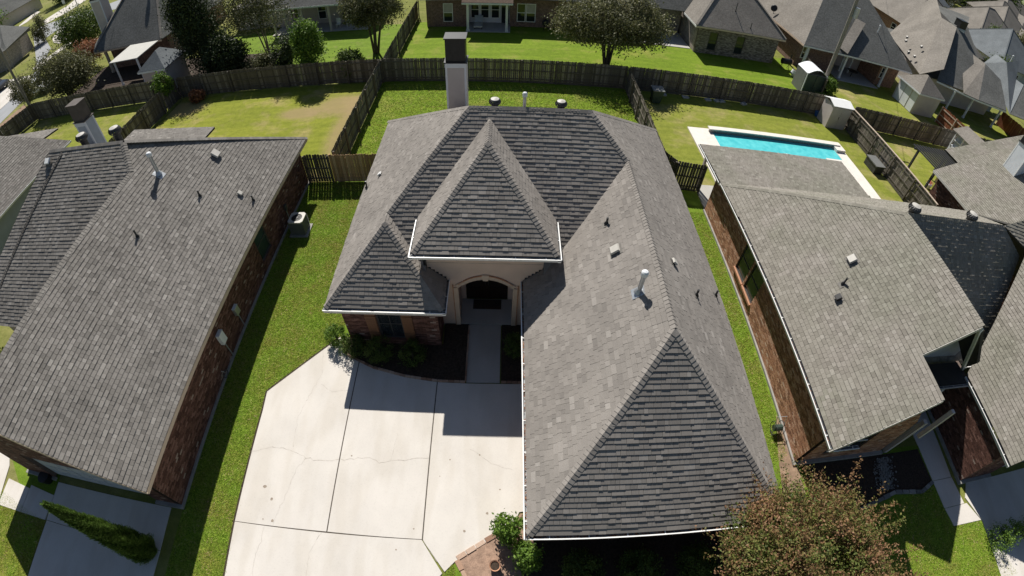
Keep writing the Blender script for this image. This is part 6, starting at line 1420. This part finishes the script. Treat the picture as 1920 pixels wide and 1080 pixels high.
def trunkset(base, crown, n, rr, r0=.08, spread=.5, zt=None):
    b = MB(); bx_, by_ = base; cx, cy, cz, rx, ry, rz = crown
    for k in range(n):
        a = k * 6.283 / n + rr.random(); e_ = spread * rr.uniform(.5, 1.0)
        top = Vector((cx + math.cos(a) * rx * e_, cy + math.sin(a) * ry * e_, cz + rz * rr.uniform(.0, .6))); st = Vector((bx_ + math.cos(a) * r0 * 1.4 * (n > 1), by_ + math.sin(a) * r0 * 1.4 * (n > 1), -.05))
        mid = st.lerp(top, .45) + Vector((rr.gauss(0, .08), rr.gauss(0, .08), .25)); b.tube([st, st.lerp(mid, .5) + Vector((0, 0, .1)), mid, top], [r0, r0 * .85, r0 * .65, r0 * .2], 8)
        for j in range(4):
            q = mid.lerp(top, rr.uniform(0, .8)); b.tube([q, q + Vector((rr.gauss(0, rx * .3), rr.gauss(0, ry * .3), rr.uniform(.1, rz * .5)))], [r0 * .35, r0 * .08], 5)
    return b
def tree(name, base, crowns, label, leaf, n=9000, size=.06, stems=1, r0=.12, bark='bark', cat='tree', seed=0, group=None, **kw):
    rr = random.Random(seed + 100); t = thing(name, (*base, 0), label, cat, group)
    if stems: trunkset(base, crowns[0], stems, rr, r0).build('trunk', M[bark], t, kind=None)
    b = MB(); tot = sum(c[3] * c[4] * c[5] for c in crowns)
    for c in crowns: foliage(b, rr, *c, int(n * c[3] * c[4] * c[5] / tot), size, **kw)
    b.build('crown', M[leaf], t); return t
def shrub(base, r_, hh, label, leaf='leaf_dark', n=2500, size=.035, seed=0, cat='shrub', group=None, **kw):
    rr = random.Random(seed + 300); t = thing('shrub', (*base, 0), label, cat, group); b = MB()
    kw.setdefault('clumps', 90); kw.setdefault('tight', .12); kw.setdefault('shell', .85)
    foliage(b, rr, base[0], base[1], hh * .5, r_, r_, hh * .5, n, size, **kw); b.build('foliage', M[leaf], t)
    b = MB(); b.tube([(base[0], base[1], 0), (base[0], base[1], hh * .5)], [.05, .03], 6); b.build('stem', M['bark'], t); return t
# rust-green ornamental tree by the street
mp = (8.5, 1.0)
t = thing('ornamental_tree', (*mp, 0), 'large rust and green leaved ornamental tree over the front right corner of the garage wing', 'tree')
rr = random.Random(41); trunkset(mp, (8.4, 1.1, 3.2, 2.6, 2.4, 1.8), 5, rr, .09, .7).build('trunk', M['bark_pale'], t)
b = MB(); foliage(b, rr, 8.05, 1.1, 3.3, 2.4, 2.25, 1.7, 80000, .040, clumps=380, tight=.08, shell=.55, up=.5, rvc=.5, rvs=.24)
for k in range(240):                                    # long arching shoots that fray the outline
    a = rr.random() * 6.283; el = rr.uniform(-.1, 1.2); d = Vector((math.cos(a) * math.cos(el), math.sin(a) * math.cos(el), math.sin(el)))
    s = Vector((8.05 + d.x * 1.75, 1.1 + d.y * 1.6, 3.3 + d.z * 1.2)); L_ = rr.choice((.5, .7, .9, 1.2, 1.7)) * rr.uniform(.9, 1.15); rv = rr.gauss(.68, .15)
    for j in range(95):
        q = rr.random(); p = s + d * (q * L_) + Vector((rr.gauss(0, .05), rr.gauss(0, .05), rr.gauss(0, .05) - .15 * q * q)); nn = Vector((rr.gauss(0, 1), rr.gauss(0, 1), rr.gauss(.5, 1))).normalized(); u_ = nn.orthogonal().normalized(); u_ = Matrix.Rotation(rr.random() * 6.28, 3, nn) @ u_; v_ = nn.cross(u_); z_ = .037 * rr.uniform(.6, 1.3)
        b.poly([p - u_ * z_, p + v_ * z_ * .5, p + u_ * z_, p - v_ * z_ * .5], min(1, max(0, rv + rr.gauss(0, .12))))
b.build('crown', M['leaf_maple'], t)
# cypress
t = thing('cypress_tree', (-11.6, 1.35, 0), 'tall narrow green cypress in front of the left neighbour garage', 'tree'); rr = random.Random(8)
b = MB(); b.tube([(-11.6, 1.35, -.05), (-11.6, 1.35, 4.2)], [.07, .02], 8); b.build('trunk', M['bark'], t)
b = MB()
for i in range(36000):
    z = 5.25 * (1 - (1 - rr.random()) ** .62) ** 1.0; z = min(5.2, z); prof = .47 * (1 - (z / 5.3)) ** .75 * min(1, (z + .25) / .7) + .02; a = rr.random() * 6.283; q = prof * (rr.uniform(.55, 1.0) + .12 * math.sin(a * 5 + z * 4) + .08 * rr.gauss(0, 1))
    p = Vector((-11.6 + math.cos(a) * q, 1.35 + math.sin(a) * q, z)); d = Vector((math.cos(a) * .45, math.sin(a) * .45, 1)).normalized(); s_ = Vector((-math.sin(a), math.cos(a), 0)); s_ = (Matrix.Rotation(rr.gauss(0, .6), 3, d) @ s_) * .018; L_ = rr.uniform(.05, .12)
    b.poly([p - s_, p + s_, p + d * L_ + s_ * .2, p + d * L_ - s_ * .2], min(1, max(0, rr.gauss(.5, .22) + .15 * math.sin(a * 5 + z * 4))))
b.build('crown', M['leaf_cypress'], t)
# shaded shrubs
for i, (x, y, r_, hh, lf, lb) in enumerate([(-6.45, 10.35, .4, .95, 'leaf_bright', 'small half-sunlit shrub at the left corner of the bedroom wall'), (-5.75, 9.95, .5, .8, 'leaf_green', 'dark round shrub, leftmost under the bedroom window wall'), (-4.6, 9.8, .55, .85, 'leaf_green', 'dark round shrub directly below the shuttered window'), (-3.3, 9.7, .5, .85, 'leaf_green', 'dark round shrub right of the shuttered window'), (.6, 10.1, .42, 1.0, 'leaf_green', 'dark shrub squeezed between front walk and garage wing')]):
    shrub((x, y), r_, hh, lb, lf, 3200, .03, seed=i, group='shrubs in the entry bed')
for i, (px, lb) in enumerate(((1090, 'dark rounded shrub under the wing front gutter, left one'), (1200, 'dark rounded shrub under the wing front gutter, middle one'), (1305, 'dark rounded shrub under the wing front gutter, next to the tree'))):
    x, y, _ = G(px, 1050, .5); shrub((x, 1.95), .62, .95, lb, 'leaf_green', 4000, .035, seed=20 + i, group='shrubs below the wing front')
t = shrub((.35, 3.25), .38, 1.5, 'tall leafy bright green shrub at the left corner of the garage wing', 'leaf_bright', 2600, .05, seed=31, clumps=50, tight=.2)
t = shrub((.9, 2.4), .4, 1.2, 'leafy green shrub just below the corner gutter of the garage wing', 'leaf_bright', 2200, .05, seed=32, clumps=40, tight=.2)
x, y, _ = G(928, 1062, .15); t = thing('planter_pot', (x, y, 0), 'small round brown pot standing in the bare flower bed', 'flower pot')
b = MB(); b.tube([(x, y, 0), (x, y, .26), (x, y, .3)], [.12, .17, .175], 16, cap=False); b.tube([(x, y, .3), (x, y, .27)], [.175, .14], 16, cap=False); b.build('pot', M['brick_tan'], t); b = MB(); b.tube([(x, y, .2), (x, y, .24)], .15, 12); b.build('potting_soil', M['mulch'], t)
for i, (x, y, lb) in enumerate(((20.6, .7, 'rose bush with pale blooms at the bottom right corner'), (21.9, .4, 'second rose bush, half hidden at the bottom right corner'), (19.75, .55, 'small sprig bush between lawn strip and driveway, bottom right'))):
    shrub((x, y), .55, .9, lb, 'leaf_bright', 1200, .04, seed=40 + i, clumps=30, tight=.2, group='bushes at the bottom right')
shrub((-23.4, 6.6), 1.2, 2.4, 'bright yellow green bush at the left edge below the dark slope', 'leaf_bright', 5000, .06, seed=50)
# garden lamp/tub at the left neighbour front
t = thing('glass_jar_lantern', (-17.6, 3.0, 0), 'dark round tub in the shade beside the left neighbour garage', 'tub'); t.name = 'garden_tub'; ORG[t.name] = Vector((-17.6, 3.0, 0))
b = MB(); b.tube([(-17.6, 3.0, 0), (-17.6, 3.0, .4)], [.2, .28], 14); b.build('tub', M['plastic_black'], t)
# rear trees
tree('multi_stem_tree', (8.1, 37.3), [(8.0, 37.3, 4.2, 4.1, 3.4, 2.5), (6.0, 37.2, 3.6, 2.6, 2.6, 1.5), (10.6, 37.2, 3.6, 2.3, 2.4, 1.6)], 'large olive green multi-stem tree behind the back fence, right of centre', 'leaf_olive', 34000, .09, 6, .13, seed=1, clumps=260, tight=.1, rvc=.5)
tree('multi_stem_tree', (-11.1, 39.5), [(-10.9, 39.5, 4.6, 2.8, 2.5, 2.2), (-12.2, 39.3, 3.8, 1.6, 1.6, 1.2)], 'olive green multi-stem tree in front of the columned patio, left of the chimney', 'leaf_olive', 20000, .08, 5, .12, seed=2, clumps=200, tight=.1, rvc=.42)
tree('broadleaf_bush', (-15.3, 34.9), [(-15.2, 34.9, 2.6, 1.2, 1.1, 1.9), (-15.0, 34.9, 3.9, .9, .9, .8)], 'bright green tall bush behind the left back fence', 'leaf_bright', 9000, .09, 2, .07, seed=3, cat='bush', clumps=110)
tree('conifer_bush', (-17.3, 34.9), [(-17.3, 34.9, 2.0, .95, .9, 1.7)], 'dark bush left of the bright green tall bush', 'leaf_dark', 7000, .07, 1, .07, seed=4, cat='bush')
tree('flowering_bush', (-19.2, 34.9), [(-19.2, 34.9, 1.3, 1.0, .9, 1.2)], 'brownish dry flowering bush left of the dark bush', 'leaf_olive', 4500, .07, 2, .05, seed=5, cat='bush')
shrub((-11.9, 34.6), 1.05, 2.2, 'glossy green shrub at the fence corner below the olive tree', 'leaf_green', 6500, .08, seed=6, clumps=120)
shrub((-10.1, 35.0), .7, .9, 'low dry shrub at the foot of the olive tree', 'leaf_olive', 1500, .07, seed=7); shrub((-8.0, 34.3), .5, .8, 'small weedy shrub behind the fence beside the lot divider', 'leaf_green', 1200, .06, seed=8)
tree('juniper_tree', (-26.6, 38.2), [(-26.6, 38.2, 4.2, 2.1, 1.8, 4.2), (-27.4, 38.3, 6.0, 1.5, 1.4, 2.4)], 'tall dark juniper beside the hip roofed shed, upper left', 'leaf_dark', 24000, .10, 1, .2, seed=9, clumps=220)
tree('juniper_tree', (-23.6, 36.8), [(-23.6, 36.8, 1.7, 2.0, 1.5, 1.9)], 'dark spreading juniper right of the tallest one behind the fence', 'leaf_dark', 19000, .10, 1, .2, seed=10, clumps=200)
tree('bare_twig_tree', (-21.5, 40.5), [(-22.0, 40.5, 4.9, 3.2, 2.0, 2.5)], 'airy olive twig tree behind the junipers', 'leaf_olive', 12000, .08, 4, .08, 'bark_pale', seed=11, clumps=150, rvc=.35)
tree('crape_myrtle', (-42.6, 36.6), [(-42.4, 36.6, 3.0, 3.3, 2.6, 2.1), (-40.8, 36.5, 2.6, 2.2, 2.0, 1.7)], 'rounded olive green tree over the white car at the far left', 'leaf_olive', 22000, .09, 5, .1, seed=12, clumps=200, rvc=.45)
tree('small_tree', (-49.3, 36.6), [(-49.5, 36.9, 2.1, 1.7, 1.5, 1.4)], 'small brownish tree at the foot of the far left utility pole', 'leaf_olive', 6000, .08, 3, .06, seed=13)
x, y, _ = G(155, 62, 2); tree('leafy_tree', (x, y), [(x, y, 2.6, 3.4, 3.0, 2.6)], 'dense green tree left of the dark upper left roof', 'leaf_green', 16000, .12, 2, .15, seed=14, clumps=160, rvc=.55)
x, y, _ = G(163, 96, 2); tree('autumn_bush', (x, y), [(x, y, 1.9, 1.9, 1.4, 1.4)], 'orange leaved bush at the corner of the dark upper left house', 'leaf_orange', 6000, .09, 2, .06, seed=15, cat='bush')
tree('sapling', (-27.4, 32.0), [(-27.0, 32.0, 2.1, .85, .8, .9)], 'bright green sapling at the fence corner, upper left', 'leaf_bright', 2600, .085, 2, .05, seed=16, clumps=45)
x, y, _ = G(76, 62, 1.5); tree('shrub_tree', (x, y), [(x, y, 2.2, 1.6, 1.4, 2.2)], 'slim purple green tree at the corner of the far left brick house', 'leaf_olive', 5000, .1, 1, .07, seed=17)
for i, (x, y, r_, hh, lf, lb) in enumerate([(-24.5, 32.4, .6, 1.0, 'leaf_orange', 'small reddish bush against the shaded left fence'), (-20.5, 36.0, .9, 1.6, 'leaf_olive', 'dry bush behind the left fence next to the junipers'), (-45.8, 34.6, .7, 1.0, 'leaf_bright', 'pale flowering bush at the far left fence corner'), (-37.2, 34.3, .8, .8, 'leaf_green', 'low hedge plant behind the long left fence')]):
    shrub((x, y), r_, hh, lb, lf, 2500, .07, seed=60 + i)
shrub((29.3, 38.0), .9, 1.5, 'yellow green shrub right of the utility pole beside the shed', 'leaf_bright', 3500, .08, seed=70); shrub((27.3, 35.6), .6, .8, 'dark shrub at the fence behind the utility pole', 'leaf_green', 1500, .07, seed=71)
FT = [(78, 60, 2.2, 'leaf_green', 'green tree between the striped chimney and the far houses'), (92, 58, 3.0, 'leaf_olive', 'olive tree beyond the blue grey roof'), (110, 78, 4.5, 'leaf_olive', 'broad pale green tree at the right edge below the horizon'), (96, 78, 3.0, 'leaf_green', 'dark green tree between two far tan roofs'), (135, 140, 6, 'leaf_green', 'big dark tree in the far top right corner'), (152, 138, 6, 'leaf_green', 'second dark tree in the far top right corner'), (165, 160, 7, 'leaf_olive', 'pale tree crown near the horizon, top right'), (118, 118, 4, 'leaf_olive', 'olive tree in the third row of far houses'), (88, 104, 3.5, 'leaf_orange', 'orange brown tree between the far rows of houses'), (190, 160, 7, 'leaf_green', 'rightmost dark tree under the horizon'), (-105, 78, 3.5, 'leaf_bright', 'bright green tree at the far left edge of the street'), (-96, 92, 3.5, 'leaf_green', 'dark green tree across the street, top left'), (-84, 96, 3, 'leaf_green', 'dark tree at the head of the upper left street')]
for i, (x, y, r_, lf, lb) in enumerate(FT):
    tree('far_tree', (x, y), [(x, y, r_ * .95, r_, r_, r_ * .9)], lb, lf, 4500, r_ * .06, 1, r_ * .05, seed=80 + i, clumps=80, group='far trees')
b = MB(); rr = random.Random(77)
for i in range(9000):
    a = rr.uniform(-.6, 1.2); d = rr.uniform(260, 900); x, y = math.sin(a) * d, math.cos(a) * d; r_ = rr.uniform(3, 6)
    for k in range(3):
        p = Vector((x + rr.gauss(0, r_ * .4), y + rr.gauss(0, r_ * .4), rr.uniform(1, 7))); n1_ = Vector((rr.gauss(0, 1), rr.gauss(0, 1), 1)).normalized(); u_ = n1_.orthogonal(); v_ = n1_.cross(u_); s_ = r_ * .5
        b.poly([p - u_ * s_, p - v_ * s_, p + u_ * s_, p + v_ * s_], rr.random())
tag(b.build('distant_woods', M['leaf_green'], kind='stuff'), 'blurred belt of trees toward the horizon')
